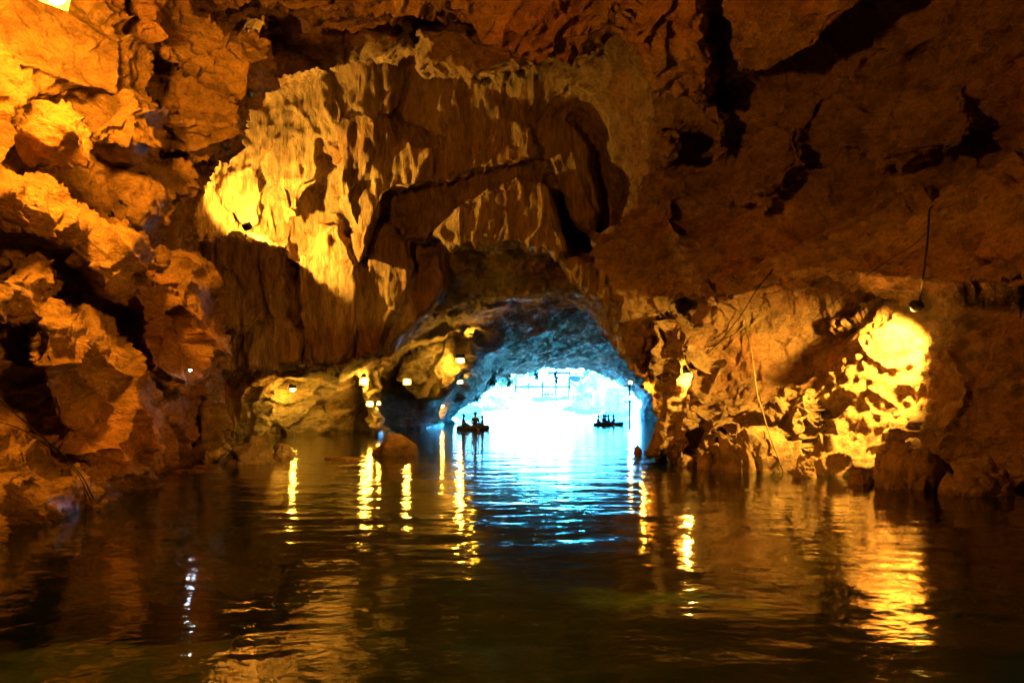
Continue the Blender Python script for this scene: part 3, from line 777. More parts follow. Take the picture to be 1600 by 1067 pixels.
# ------------------------------------------------------------------ water and bed
def water_mat():
    m, nt, b = new_mat('dark_water')
    nt.nodes.remove(b)
    out = [n for n in nt.nodes if n.type == 'OUTPUT_MATERIAL'][0]
    v1 = coords(nt, (0.55, 1.0, 1.0), (0, 0, 0.15))
    v2 = coords(nt, (0.8, 1.25, 1.0), (0, 0, -0.35))
    n1 = noise(nt, v1, 1.1, 2, 0.45)
    n2 = noise(nt, v2, 3.6, 3, 0.5)
    a = N(nt, 'ShaderNodeMath', operation='MULTIPLY_ADD'); nt.links.new(n2, a.inputs[0]); a.inputs[1].default_value = 0.28; nt.links.new(n1, a.inputs[2])
    bp = N(nt, 'ShaderNodeBump'); bp.inputs['Distance'].default_value = 0.034; bp.inputs['Strength'].default_value = 1.0
    nt.links.new(a.outputs[0], bp.inputs['Height'])
    gl = N(nt, 'ShaderNodeBsdfGlossy'); gl.inputs['Roughness'].default_value = 0.06
    gl.inputs['Color'].default_value = (1, 1, 1, 1)
    tr = N(nt, 'ShaderNodeBsdfTransparent'); tr.inputs['Color'].default_value = (0.55, 0.66, 0.28, 1)
    df = N(nt, 'ShaderNodeBsdfDiffuse'); df.inputs['Color'].default_value = (0.004, 0.016, 0.013, 1)   # light scattered back by the turbid water
    tu = N(nt, 'ShaderNodeMixShader'); tu.inputs[0].default_value = 0.2
    nt.links.new(tr.outputs[0], tu.inputs[1]); nt.links.new(df.outputs[0], tu.inputs[2])
    fr = N(nt, 'ShaderNodeFresnel'); fr.inputs['IOR'].default_value = 1.333
    mx = N(nt, 'ShaderNodeMixShader')
    nt.links.new(bp.outputs[0], gl.inputs['Normal'])
    nt.links.new(bp.outputs[0], fr.inputs['Normal'])
    nt.links.new(fr.outputs[0], mx.inputs[0]); nt.links.new(tu.outputs[0], mx.inputs[1]); nt.links.new(gl.outputs[0], mx.inputs[2])
    nt.links.new(mx.outputs[0], out.inputs['Surface'])
    return m
M['water'] = water_mat()
w = mesh_obj('water', [(-45, -30, 0), (45, -30, 0), (45, 125, 0), (-45, 125, 0)], [(0, 1, 2, 3)], M['water'])
tag(w, kind='structure')

def grid_mesh(name, x0, x1, y0, y1, nx, ny, zf, mat):
    xs = np.linspace(x0, x1, nx); ys = np.linspace(y0, y1, ny)
    X, Y = np.meshgrid(xs, ys)
    Z = zf(X.ravel(), Y.ravel())
    vs = np.stack([X.ravel(), Y.ravel(), Z], 1)
    fs = [(j * nx + i, j * nx + i + 1, (j + 1) * nx + i + 1, (j + 1) * nx + i) for j in range(ny - 1) for i in range(nx - 1)]
    return mesh_obj(name, vs, fs, mat)
def bed_z(x, y):
    p = np.stack([x, y, 0 * x], 1)
    return -2.1 - 0.02 * np.clip(y, 0, 60) + 0.3 * fbm(p * 0.3, 4) + 1.35 * np.clip((-x + 0.3) / 2.2, 0, 1) * np.clip((11 - y) / 5, 0, 1)
M['silt'] = simple('green_silt', (0.075, 0.10, 0.025), 0.9, var=0.5, scale=1.2)
tag(grid_mesh('lake_bed', -45, 45, -30, 125, 120, 200, bed_z, M['silt']), kind='structure')

# ------------------------------------------------------------------ finding the rock
bpy.context.view_layer.update()
DG = bpy.context.evaluated_depsgraph_get()
def hit(px, py, fallback=30.0):
    """distance (forward metres) and normal of the rock in the direction of a photo pixel"""
    dr = (P(px, py, 1.0) - Vector((0, 0, EYE)))
    o = Vector((0, 0, EYE)); left = 400.0
    for _ in range(6):
        ok, loc, n, fi, ob, mx = scene.ray_cast(DG, o, dr.normalized(), distance=left)
        if not ok: return fallback, Vector((0, -1, 0))
        if ob.name.startswith('water'):
            o = loc + dr.normalized() * 0.01; continue
        if n.dot(dr) > 0: n = -n
        return loc.y, n
    return fallback, Vector((0, -1, 0))

# ------------------------------------------------------------------ loose boulders
def boulder(name, c, size, seed, mat, label, cat='boulder', group=None, rot=0.0, flat=0.0, sub=5, peak=0.0, boxy=1.0):
    bm = bmesh.new()
    bmesh.ops.create_icosphere(bm, subdivisions=sub, radius=1)
    co = np.array([v.co for v in bm.verts], np.float32)
    q = co + seed * 3.7
    f1, f2, fac, rnd = worley(q * 1.05)
    h = 1 + 0.20 * fbm(q * 0.8, 3) + 0.34 * fac + 0.10 * (rnd - .5)
    f1, f2, fac, rnd = worley(q * 2.6 + 5)
    h += 0.11 * fac + 0.05 * fbm(q * 5, 4, 0.6)
    if boxy < 1: co = np.sign(co) * np.abs(co) ** boxy * 0.86
    p = co * h[:, None]
    if flat: p[:, 2] = np.where(p[:, 2] > 0, np.minimum(p[:, 2], flat + 0.25 * (p[:, 2] - flat)), p[:, 2])
    if peak: 
        s = 1 - np.clip(p[:, 2], 0, 1) * peak
        p[:, 0] *= s; p[:, 1] *= s
    p = p * np.array(size, np.float32)
    for v, w in zip(bm.verts, p): v.co = w
    o = bm_obj(name, bm, mat, smooth=True)
    o.location = c; o.rotation_euler = (0, 0, rot)
    return tag(o, label, cat, group)

G = 'boulders standing in the water'
def wat(px, py): d = FPX * EYE / (py - HY); return Vector(((px - HX) / FPX * d, d, 0)), d
def wboulder(px, py, w, h, seed, label, mat='boulder', depth=0.8, flat=0.0, rot=0.0, peak=0.0, sub=5, boxy=1.0, group=None):
    c, d = wat(px, py)
    sx = w * d / FPX / 2; sz = h * d / FPX
    c.z = -0.25 * sz
    c.y += sx * depth * (0.1 if group else 0.6)
    if group: sz *= 1.25
    return boulder('boulder', c, (sx * 0.95, sx * depth, sz * 1.18), seed, M[mat], label, 'boulder', group or G, rot, flat, sub, peak, boxy)
wboulder(614, 711, 80, 27, 12.4, 'large humped brown boulder standing alone in mid water', 'rock', depth=0.7, peak=0.12)
wboulder(535, 718, 56, 11, 3.3, 'low flat dark slab left of the large humped boulder', flat=0.35, depth=0.6)
wboulder(388, 725, 96, 36, 4.1, 'broad light brown boulder with humped top by the left wall', 'pale', depth=0.6, peak=0.25)
wboulder(336, 720, 52, 30, 5.6, 'small rounded boulder touching the left wall', 'pale', depth=0.8)
wboulder(440, 714, 38, 20, 6.2, 'pale whitish rock at the end of the boulder row', 'pale', depth=0.8)
wboulder(424, 719, 24, 9, 6.9, 'small dark rock in front of the pale whitish one', depth=0.8, sub=4)
wboulder(290, 737, 42, 9, 7.7, 'flat low rock awash nearest the left wall', flat=0.4, depth=0.6)
wboulder(318, 730, 36, 8, 9.1, 'thin dark rock between the flat rock and the humped boulder', flat=0.4, depth=0.6, sub=4)
wboulder(996, 707, 13, 10, 8.3, 'tiny orange rock off the tip of the right bluff', depth=0.8, sub=4)
GR = 'boulders along the right shore'
wboulder(1196, 736, 128, 62, 31.3, 'long angular block on the right shore, rope hanging beside it', depth=0.55, boxy=0.55, rot=0.15, group=GR)
wboulder(1302, 741, 104, 52, 33.9, 'lit angular boulder below the right floodlight', depth=0.6, boxy=0.7, rot=-0.3, group=GR)
wboulder(1420, 760, 150, 62, 35.2, 'largest boulder on the right shore, right of the lit one', depth=0.6, boxy=0.85, rot=0.6, group=GR)
wboulder(1112, 733, 54, 34, 37.1, 'small boulder at the foot of the right bluff', depth=0.8, boxy=0.75, group=GR)
wboulder(1530, 772, 130, 48, 39.4, 'dark rounded boulder on the far right shore', depth=0.6, boxy=0.8, group=GR)
wboulder(1258, 745, 44, 20, 41.7, 'small rock wedged between the angular block and the lit boulder', depth=0.8, boxy=0.8, group=GR)
wboulder(1346, 756, 40, 20, 43.1, 'small rock in front of the lit boulder on the right shore', depth=0.8, boxy=0.8, group=GR)
wboulder(1072, 728, 30, 18, 45.5, 'little rock at the waterline under the lamp niche', depth=0.8, boxy=0.8, group=GR)
for k, (px, z, y, sx, lab) in enumerate([(378, -0.56, 5.15, 0.085, 'pale submerged stone, upper of the three near the viewer'),
                                    (430, -0.55, 5.05, 0.11, 'pale submerged stone, largest and rightmost of the three'),
                                    (356, -0.58, 4.88, 0.08, 'pale submerged stone, lowest of the three')]):
    boulder('sunken_stone', Vector(((px - HX) / FPX * y, y, z)), (sx, sx * 0.7, 0.15), 11 + k * 2.3, M['stone'], lab, 'stone', 'stones under the water', sub=4)

# ------------------------------------------------------------------ stalactites
def stalactite(px, py, length_px, w_px, label, off=0.0, lean=0.0):
    d, n = hit(px, py); d -= off
    s = d / FPX
    L, W = length_px * s, w_px * s
    bm = bmesh.new()
    nz, na = 22, 18
    seed = px * 0.37 + py * 0.11
    rows = []
    for i in range(nz):
        t = i / (nz - 1)
        prof = (1 - t) ** 0.75 * 0.9 + 0.10 * (1 - t ** 6)
        row = []
        for k in range(na):
            a = 2 * math.pi * k / na
            row.append((math.cos(a), math.sin(a), t, prof))
        rows.append(row)
    arr = np.array(rows).reshape(-1, 4)
    nn = 1 + 0.35 * perlin(np.stack([arr[:, 0] * 1.4 + seed, arr[:, 1] * 1.4, arr[:, 2] * 2.0], 1)) + 0.18 * perlin(np.stack([arr[:, 0] * 4 + seed, arr[:, 1] * 4, arr[:, 2] * 6], 1))
    rr = arr[:, 3] * nn * W / 2
    X = arr[:, 0] * rr + lean * arr[:, 2] * L; Y = arr[:, 1] * rr * 0.8; Z = -arr[:, 2] * L
    vs = [bm.verts.new(v) for v in zip(X, Y, Z)]
    for i in range(nz - 1):
        for k in range(na):
            bm.faces.new((vs[i * na + k], vs[i * na + (k + 1) % na], vs[(i + 1) * na + (k + 1) % na], vs[(i + 1) * na + k]))
    bm.faces.new(vs[:na]); bm.faces.new(vs[-na:][::-1])
    o = bm_obj('stalactite', bm, M['flow'], smooth=True)
    o.location = P(px, py, d + W * 0.25)
    o.location.z += 0.12 * L
    return tag(o, label, 'stalactite', 'stalactites hanging from the cave roof')
ST = [(622, -6, 32, 30, 'wide stalactite at the top edge, left of the pair'),
      (686, -8, 32, 36, 'wide stalactite at the top edge, right of the pair'),
      (704, 376, 22, 18, 'leftmost stub of the lit curtain fringe over the arch'),
      (742, 366, 26, 16, 'ribbed stub in the lit curtain fringe, second from left'),
      (776, 372, 24, 22, 'ribbed stub in the lit curtain fringe, third from left'),
      (806, 358, 22, 18, 'ribbed stub in the lit curtain fringe, fourth from left'),
      (838, 374, 24, 20, 'ribbed stub in the lit curtain fringe, fifth from left'),
      (868, 388, 26, 18, 'rightmost stub of the lit curtain fringe over the arch'),
      (893, 412, 40, 12, 'slim stalactite right of the arch, leftmost of its cluster'),
      (909, 420, 40, 11, 'slim stalactite right of the arch, second of its cluster'),
      (926, 424, 42, 12, 'slim stalactite right of the arch, third of its cluster'),
      (942, 426, 44, 13, 'slim stalactite right of the arch, rightmost of its cluster'),
      (449, 318, 36, 16, 'lit dagger of dripstone between the two left curtain leaves'),
      (562, 372, 44, 30, 'pointed tip of the big bright curtain tooth'),
      (480, 380, 60, 14, 'thin lit rib of dripstone on the left column'),
      (1128, 558, 22, 14, 'small fluted stub beside the right wall lamp'),
      (1116, 552, 20, 10, 'thinner fluted stub next to the right wall lamp')]
for s in ST: stalactite(*s)

# ------------------------------------------------------------------ lamps
def add_light(kind, name, loc, energy, col, radius, parent=None, aim=None, angle=140, blend=0.2):
    l = bpy.data.lights.new(name, kind)
    l.energy = energy; l.color = col; l.shadow_soft_size = radius
    o = bpy.data.objects.new(name, l); COL.objects.link(o)
    o.location = loc
    if kind == 'SPOT':
        l.spot_size = math.radians(angle); l.spot_blend = blend
        o.rotation_euler = Vector(aim).to_track_quat('-Z', 'Y').to_euler()
    if parent: o.parent = parent
    return o

def floodlight(anchor, pos, aim, size, energy, col, lens, label, spot=None, group='cave lamps', bracket=True, glow_light=True, blend=0.2, rad=None):
    """anchor: point on the rock; pos: the lamp head; aim: where it looks"""
    anchor, pos, aim = Vector(anchor), Vector(pos), Vector(aim).normalized()
    root = empty('floodlight', anchor)
    rel = pos - anchor
    R3 = aim.to_track_quat('Y', 'Z').to_matrix()
    bm = bmesh.new()
    add_box(bm, Vector((0, 0, 0)), (size, size * 0.55, size * 0.78), None, size * 0.08)
    for k in range(-2, 3):
        add_box(bm, Vector((k * size * 0.17, -size * 0.33, 0)), (size * 0.035, size * 0.14, size * 0.6))
    h = bm_obj('housing', bm, M['black_metal'], root); h.location = rel; h.rotation_euler = R3.to_euler()
    bm = bmesh.new()
    bmesh.ops.create_uvsphere(bm, u_segments=16, v_segments=10, radius=1, matrix=Matrix.Translation((0, 0.27 * size, 0)) @ Matrix.Diagonal((size * 0.38, size * 0.28, size * 0.32, 1)))
    o = bm_obj('lens', bm, M[lens], h, smooth=True)
    bm = bmesh.new()
    fr = size * 0.47
    for sx in (-1, 1):
        add_box(bm, Vector((sx * fr, size * 0.31, 0)), (size * 0.06, size * 0.05, size * 0.76))
        add_box(bm, Vector((0, size * 0.312, sx * size * 0.36)), (size * 0.88, size * 0.05, size * 0.06))
    bm_obj('bezel', bm, M['grey_metal'], h)
    if bracket:
        bm = bmesh.new()
        tube(bm, [rel * 0 , rel * 0.5 + Vector((0, 0, size * 0.2)), rel], size * 0.06, 8)
        add_box(bm, Vector((0, 0, 0)), (size * 0.4, size * 0.4, size * 0.4), None, size * 0.05)
        bm_obj('bracket', bm, M['grey_metal'], root)
    lp = rel + aim * (size * 0.60 + (rad or size * 0.3) + 0.01)
    add_light('SPOT' if spot else 'POINT', 'light', lp, energy, col, rad or size * 0.3, root, aim, spot or 0, blend)
    return tag(root, label, 'floodlight', group)

def walllamp(px, py, size, energy, col, lens, label, aim, off=0.35, spot=None, side=(0, 0, 0), d=None, blend=0.3, rad=None):
    dd, n = hit(px, py)
    if d: dd = d
    a = P(px, py, dd)
    pos = P(px, py, dd - off) + Vector(side)
    return floodlight(a, pos, aim, size, energy, col, M and lens, label, spot, blend=blend, rad=rad)

K = 0.039
# big lamp over the left wall, cut by the top edge of the photo
walllamp(84, -10, 0.30, 760 * K, ORANGE, 'lens_amber', 'bright floodlight high on the left wall at the top edge', (0.5, -0.45, -0.6), 1.6, rad=0.3)
# lamp behind the viewer on the right, out of frame: the other lamp of this stretch of wall
floodlight((8.6, 2.0, 5.6), (8.0, 2.0, 5.4), (-1, 0.27, -0.15), 0.32, 1450 * K, ORANGE, 'lens_amber', 'floodlight on the right wall behind the viewer', 106, blend=0.5, rad=0.6)
# right flood, aimed along the wall
fd, fn = hit(1432, 478)
fpos = P(1432, 478, fd - 0.95)
floodlight(P(1440, 470, fd), fpos, P(1330, 600, hit(1330, 600)[0]) - fpos, 0.22, 1250 * K, YELLOW, 'lens_yellow', 'small dark floodlight blazing onto the right wall', 128, blend=0.45, rad=0.12)
# curtain lamp behind the left rock
floodlight(P(384, 372, 25.3), P(386, 354, 24.9), (0.36, 0.60, 0.62), 0.30, 1250 * K, YELLOW, 'lens_yellow', 'floodlight under the hanging curtain beside the left blocks', 168, blend=0.2, rad=0.08)
walllamp(1074, 577, 0.24, 55 * K, YELLOW, 'lens_yellow', 'lamp glowing in the niche of the right bluff', (0.1, 0.4, -0.6), 0.45)
walllamp(570, 596, 0.55, 60 * K, AMBER, 'lens_yellow', 'brightest lamp on the pier under the curtain, facing the viewer', (0.12, -1, -0.05), 0.5)
walllamp(578, 631, 0.36, 45 * K, AMBER, 'lens_yellow', 'lower lamp on the pier, left of two', (0.1, -1, 0.0), 0.5)
walllamp(591, 630, 0.28, 25 * K, AMBER, 'lens_yellow', 'smaller lower lamp on the pier, right of two', (0.2, -1, -0.1), 0.5)
walllamp(457, 606, 0.34, 70 * K, AMBER, 'lens_yellow', 'lamp above the lit patch of the low left back wall', (0.25, -0.45, -0.8), 0.8)
walllamp(636, 597, 0.46, 60 * K, AMBER, 'lens_yellow', 'left lamp on the rock nose before the exit', (0.15, -0.8, 0.1), 0.7)
walllamp(720, 560, 0.52, 130 * K, AMBER, 'lens_yellow', 'upper right lamp flooding the rock nose before the exit', (-0.1, -0.5, -0.6), 0.8)
walllamp(719, 597, 0.44, 80 * K, AMBER, 'lens_yellow', 'lower right lamp on the rock nose before the exit', (-0.1, -0.8, 0.2), 0.7)
walllamp(691, 633, 0.34, 60 * K, AMBER, 'lens_yellow', 'low lamp by the water just left of the exit', (0, -0.6, -0.6), 0.6)
walllamp(736, 522, 0.20, 20 * K, AMBER, 'lens_amber', 'lamp on the ledge above the rock nose', (0.0, 0.2, 1.0), 0.5)
pst = empty('lamp_post', P(984, 640, 62) * 1.0)
pst.location.z = -1.9
bm = bmesh.new(); tube(bm, [(0, 0, -0.6), (0, 0, 5.6)], 0.09, 10)
tube(bm, [(-0.5, 0, 5.3), (0.5, 0, 5.3)], 0.05, 8); tube(bm, [(-0.5, 0, 3.9), (0.5, 0, 3.9)], 0.05, 8)
bm_obj('pole', bm, M['black_metal'], pst, smooth=True)
tag(pst, 'lamp post standing in the water right of the exit', 'lamp post')
for hz, lab in ((3.75, 'upper of two lamps on the post right of the exit'), (2.35, 'lower of two lamps on the post right of the exit')):
    q = P(984, 640, 62); q.z = hz
    floodlight(q, q + Vector((0, -0.35, 0)), (-0.2, -1, 0), 0.42, 12 * K, (1.0, 0.9, 0.45), 'lens_yellow', lab)
walllamp(1004, 604, 0.12, 30 * K, AMBER, 'lens_amber', 'lamp tucked behind the left edge of the bluff', (0.3, 0.5, -0.6), 0.5)
walllamp(297, 577, 0.06, 0.02 * K, WHITE, 'lens_white', 'tiny white lamp on the left wall above the water', (0.3, -0.35, -0.9), 0.3)

# ------------------------------------------------------------------ cables, conduit, rope
def wall_cable(name, pts, rad, mat, label, cat, off=0.06, sag=0.0, group=None):
    ps = []
    for (a, b) in zip(pts, pts[1:]):
        for k in range(6):
            t = k / 6
            ps.append((a[0] + (b[0] - a[0]) * t, a[1] + (b[1] - a[1]) * t))
    ps.append(pts[-1])
    ds = [hit(*p)[0] for p in ps]
    sm = [min(ds[max(0, i - 2):i + 3]) for i in range(len(ds))]
    q = [P(p[0], p[1], s - off) for p, s in zip(ps, sm)]
    for _ in range(2): q = [q[0]] + [(q[i - 1] + q[i] * 2 + q[i + 1]) / 4 for i in range(1, len(q) - 1)] + [q[-1]]
    bm = bmesh.new(); tube(bm, q, rad, 6)
    o = bm_obj(name, bm, M[mat], smooth=True)
    return tag(o, label, cat, group)
wall_cable('cable', [(-30, 600), (40, 660), (100, 712), (130, 745), (146, 778)], 0.011, 'cable', 'black cable sagging down the left wall to the water, upper one', 'cable', 0.1, group='cables along the walls')
wall_cable('cable', [(-30, 650), (30, 668), (80, 700), (124, 742), (142, 782)], 0.008, 'cable', 'thinner black cable below it on the left wall', 'cable', 0.1, group='cables along the walls')
wall_cable('cable', [(1208, 420), (1180, 455), (1160, 490), (1130, 528), (1106, 552)], 0.014, 'cable', 'black cable slanting across the right wall above the bluff', 'cable', 0.08, group='cables along the walls')
wall_cable('conduit', [(1458, 322), (1452, 326), (1450, 370), (1443, 430), (1436, 472)], 0.016, 'cable', 'thin conduit running down the right wall to the floodlight', 'conduit', 0.12)
wall_cable('cable', [(1452, 360), (1425, 385), (1390, 405), (1340, 440), (1270, 500)], 0.007, 'cable', 'thin cable branching left from the conduit', 'cable', 0.1, group='cables along the walls')
rd = hit(1163, 512)[0]
bm = bmesh.new()
a, b = P(1163, 512, rd - 0.1), wat(1231, 737)[0]
mid1 = P(1183, 616, 14.5)
b = wat(1230, 738)[0]; b.z = -0.2
mid2 = P(1203, 682, 14.15)
tube(bm, [a, (a * 2 + mid1) / 3 + Vector((0, -0.2, 0)), mid1, mid2, b], 0.013, 7)
ro = bm_obj('mooring_rope', bm, M['rope'], smooth=True)
tag(ro, 'pale rope hanging from the right wall into the water', 'rope')
bm = bmesh.new()
for k in range(26):
    an = random.uniform(0, 6.28); l = random.uniform(0.15, 0.4)
    e = a + Vector((math.cos(an) * l * 0.6, -0.1 - 0.1 * random.random(), math.sin(an) * l))
    tube(bm, [a, (a + e) / 2 + Vector((0, -0.05, 0.03)), e], [0.012, 0.010, 0.004], 4)
bm_obj('frayed_end', bm, M['rope'], ro)

# ------------------------------------------------------------------ people
def skinned(name, joints, edges, root, mat, sub=1):
    me = bpy.data.meshes.new(name)
    names = list(joints)
    me.from_pydata([joints[n][0] for n in names], [(names.index(a), names.index(b)) for a, b in edges], [])
    o = bpy.data.objects.new(name, me); COL.objects.link(o)
    o.modifiers.new('skin', 'SKIN')
    for n, sv in zip(names, me.skin_vertices[0].data):
        r = joints[n][1]
        sv.radius = (r, r) if not isinstance(r, tuple) else r
        sv.use_root = (n == root)
    s = o.modifiers.new('sub', 'SUBSURF'); s.levels = sub; s.render_levels = sub
    dg = bpy.context.evaluated_depsgraph_get()
    m2 = bpy.data.meshes.new_from_object(o.evaluated_get(dg), depsgraph=dg)
    bpy.data.objects.remove(o)
    m2.name = name
    m2.polygons.foreach_set('use_smooth', [True] * len(m2.polygons))
    m2.materials.clear(); m2.materials.append(mat)
    return m2

# a seated figure, seat at z = 0, looking along +Y
J = {'pel': ((0, 0, 0.09), (0.13, 0.10)), 'sp': ((0, 0.0, 0.28), (0.13, 0.09)), 'ch': ((0, 0.02, 0.45), (0.16, 0.10)), 'nk': ((0, 0.03, 0.57), 0.065),
     'hd1': ((0, 0.05, 0.66), (0.10, 0.115)), 'hd2': ((0, 0.05, 0.75), (0.115, 0.135)), 'hd3': ((0, 0.04, 0.82), (0.09, 0.10)), 'nose': ((0, 0.18, 0.70), 0.024)}
E = [('pel', 'sp'), ('sp', 'ch'), ('ch', 'nk'), ('nk', 'hd1'), ('hd1', 'hd2'), ('hd2', 'hd3'), ('hd2', 'nose')]
for s, t in ((-1, 'l'), (1, 'r')):
    J[t + 'sh'] = ((s * 0.17, 0.02, 0.50), 0.065); J[t + 'el'] = ((s * 0.23, 0.10, 0.25), 0.05); J[t + 'wr'] = ((s * 0.17, 0.32, 0.16), 0.036); J[t + 'hn'] = ((s * 0.14, 0.40, 0.14), 0.034)
    J[t + 'hp'] = ((s * 0.10, 0.04, 0.07), 0.095); J[t + 'kn'] = ((s * 0.13, 0.44, 0.10), 0.062); J[t + 'an'] = ((s * 0.12, 0.46, -0.28), 0.042); J[t + 'ft'] = ((s * 0.12, 0.60, -0.32), 0.04)
    E += [('ch', t + 'sh'), (t + 'sh', t + 'el'), (t + 'el', t + 'wr'), (t + 'wr', t + 'hn'), ('pel', t + 'hp'), (t + 'hp', t + 'kn'), (t + 'kn', t + 'an'), (t + 'an', t + 'ft')]
BODY = skinned('body', J, E, 'pel', M['skin'])
def grow(keys, g, extra=None):
    return {k: (J[k][0], tuple(x + g for x in J[k][1]) if isinstance(J[k][1], tuple) else J[k][1] + g) for k in keys}
jk = ['pel', 'sp', 'ch', 'lsh', 'lel', 'lwr', 'rsh', 'rel', 'rwr']
JACKET = skinned('jacket', grow(jk, 0.018), [e for e in E if e[0] in jk and e[1] in jk], 'pel', M['dark_cloth'])
tk = ['pel', 'lhp', 'lkn', 'lan', 'rhp', 'rkn', 'ran']
TROUS = skinned('trousers', grow(tk, 0.014), [e for e in E if e[0] in tk and e[1] in tk], 'pel', M['blue_cloth'])
vk = ['pel', 'sp', 'ch']
VEST = skinned('life_vest', {'sp': ((0, 0.0, 0.20), (0.18, 0.15)), 'ch': ((0, 0.02, 0.42), (0.20, 0.155)), 'tp': ((0, 0.02, 0.54), (0.16, 0.10))}, [('sp', 'ch'), ('ch', 'tp')], 'sp', M['red_vest'])
bm = bmesh.new()
bmesh.ops.create_uvsphere(bm, u_segments=20, v_segments=14, radius=1, matrix=Matrix.Translation((0, 0.035, 0.765)) @ Matrix.Diagonal((0.098, 0.112, 0.112, 1)))
bmesh.ops.delete(bm, geom=[v for v in bm.verts if v.co.z < 0.66 or (v.co.y > 0.075 and v.co.z < 0.80)], context='VERTS')
HAIR = bpy.data.meshes.new('hair'); bm.to_mesh(HAIR); bm.free()
HAIR.polygons.foreach_set('use_smooth', [True] * len(HAIR.polygons)); HAIR.materials.append(M['hair'])
JK = {}
for c in ('dark_cloth', 'grey_cloth', 'blue_cloth'):
    m_ = JACKET.copy(); m_.materials.clear(); m_.materials.append(M[c]); JK[c] = m_
def person(loc, rz, label, coat='dark_cloth', vest=False, group=None, scale=1.0, hat=False):
    r = empty('person', loc, rz); r.scale = (scale,) * 3
    for nm, me in (('body', BODY), ('jacket', JK[coat]), ('trousers', TROUS), ('hair', HAIR)) + ((('life_vest', VEST),) if vest else ()):
        o = bpy.data.objects.new(nm, me); COL.objects.link(o); o.parent = r
    if hat:
        bm = bmesh.new()
        tube(bm, [(0, 0.03, 0.815), (0, 0.03, 0.827), (0, 0.03, 0.831), (0, 0.03, 0.90), (0, 0.03, 0.915)], [0.165, 0.16, 0.112, 0.095, 0.05], 14)
        bm_obj('hat', bm, M['dark_cloth'], r)
    return tag(r, label, 'person', group)

# ------------------------------------------------------------------ boats
def raft(loc, rz, length, width, rad, label, bow=0.25, seats=3, motor=False):
    r = empty('raft', loc, rz)
    hl, hw = length / 2 - rad, width / 2 - rad
    path = []
    n = 40
    for k in range(n + 1):
        a = 2 * math.pi * k / n
        ca, sa = math.cos(a), math.sin(a)
        x = hl * (1 if ca > 0 else -1) * abs(ca) ** (0.75 if ca > 0 else 0.45)
        y = hw * (1 if sa > 0 else -1) * abs(sa) ** (0.62 if ca > 0 else 0.42)
        z = rad * 0.55 + bow * max(0, x / hl - 0.55) ** 1.6
        path.append(Vector((x, y, z)))
    bm = bmesh.new(); tube(bm, path, rad, 14, cap=False)
    bmesh.ops.remove_doubles(bm, verts=bm.verts, dist=0.004)
    bm_obj('pontoon', bm, M['rubber'], r, smooth=True)
    bm = bmesh.new(); add_box(bm, Vector((0, 0, rad * 0.1)), (length - 2.2 * rad, width - 2.2 * rad, 0.06), None, 0.01)
    bm_obj('floor', bm, M['rubber'], r)
    for k in range(seats):
        bm = bmesh.new(); add_box(bm, Vector((-hl * 0.62 + k * hl * 1.2 / max(1, seats - 1), 0, rad * 1.15)), (0.26, width - 2.4 * rad, 0.05), None, 0.01)
        bm_obj('bench', bm, M['darkwood'], r)
    bm = bmesh.new(); tube(bm, [p + Vector((0, 0, rad * 0.98)) for p in path], 0.014, 5, cap=False)
    bm_obj('grab_line', bm, M['grey_cloth'], r, smooth=True)
    for s in (-1, 1):
        bm = bmesh.new()
        tube(bm, [(-0.1, s * (hw - 0.35), rad * 2.2), (0.0, s * hw, rad * 1.75), (0.25, s * (hw + 0.75), rad * 0.6)], [0.018, 0.02, 0.018], 6)
        add_box(bm, Vector((0.32, s * (hw + 0.98), rad * 0.2)), (0.14, 0.45, 0.02), Matrix.Rotation(s * -0.35, 3, 'X') @ Matrix.Rotation(s * 0.0, 3, 'Z'), 0.005)
        o = bm_obj('oar', bm, M['wood'], r)
    return tag(r, label, 'raft', 'rafts before the exit')
def on_water(px, py): 
    c, d = wat(px, py); return c
b1 = on_water(739, 671); D1 = b1.y
raft(b1, math.radians(4), 53 * D1 / FPX, 1.15, 0.17, 'dark raft with three people, left of the bright exit', bow=0.12, seats=3)
s1 = D1 / FPX
for (px, dy, rz, coat, lab, sc, hat) in [(723.5, 0.0, -80, 'dark_cloth', 'person in dark coat seated at the left end of the left raft', 0.98, False),
                         (742.5, 0.1, 0, 'dark_cloth', 'larger person in dark clothes seated mid left raft', 1.06, True),
                         (754.5, 0.0, 85, 'grey_cloth', 'slighter person seated at the right end of the left raft', 0.86, False)]:
    person((b1.x + (px - 739) * s1, b1.y + dy, 0.20), math.radians(rz), lab, coat, False, 'people in the left raft', sc, hat)
b2 = on_water(951, 665); D2 = b2.y; s2 = D2 / FPX
raft(b2, math.radians(-3), 48 * s2, 1.2, 0.16, 'long low raft with five people, right of the bright exit', bow=0.25, seats=3)
for (px, dy, rz, coat, vest, lab) in [(934, 0, -90, 'dark_cloth', False, 'person in dark coat at the stern of the right raft'),
                         (942, -0.2, -70, 'dark_cloth', True, 'person in red life vest, second from left in the right raft'),
                         (946.5, 0.3, -95, 'blue_cloth', False, 'person in blue, third from left in the right raft'),
                         (951, -0.15, 80, 'dark_cloth', True, 'person in red life vest, fourth from left in the right raft'),
                         (959.5, 0.05, 90, 'grey_cloth', True, 'person in red life vest at the right end of the right raft')]:
    person((b2.x + (px - 951) * s2, b2.y + dy, 0.10), math.radians(rz), lab, coat, vest, 'people in the right raft', 0.95)

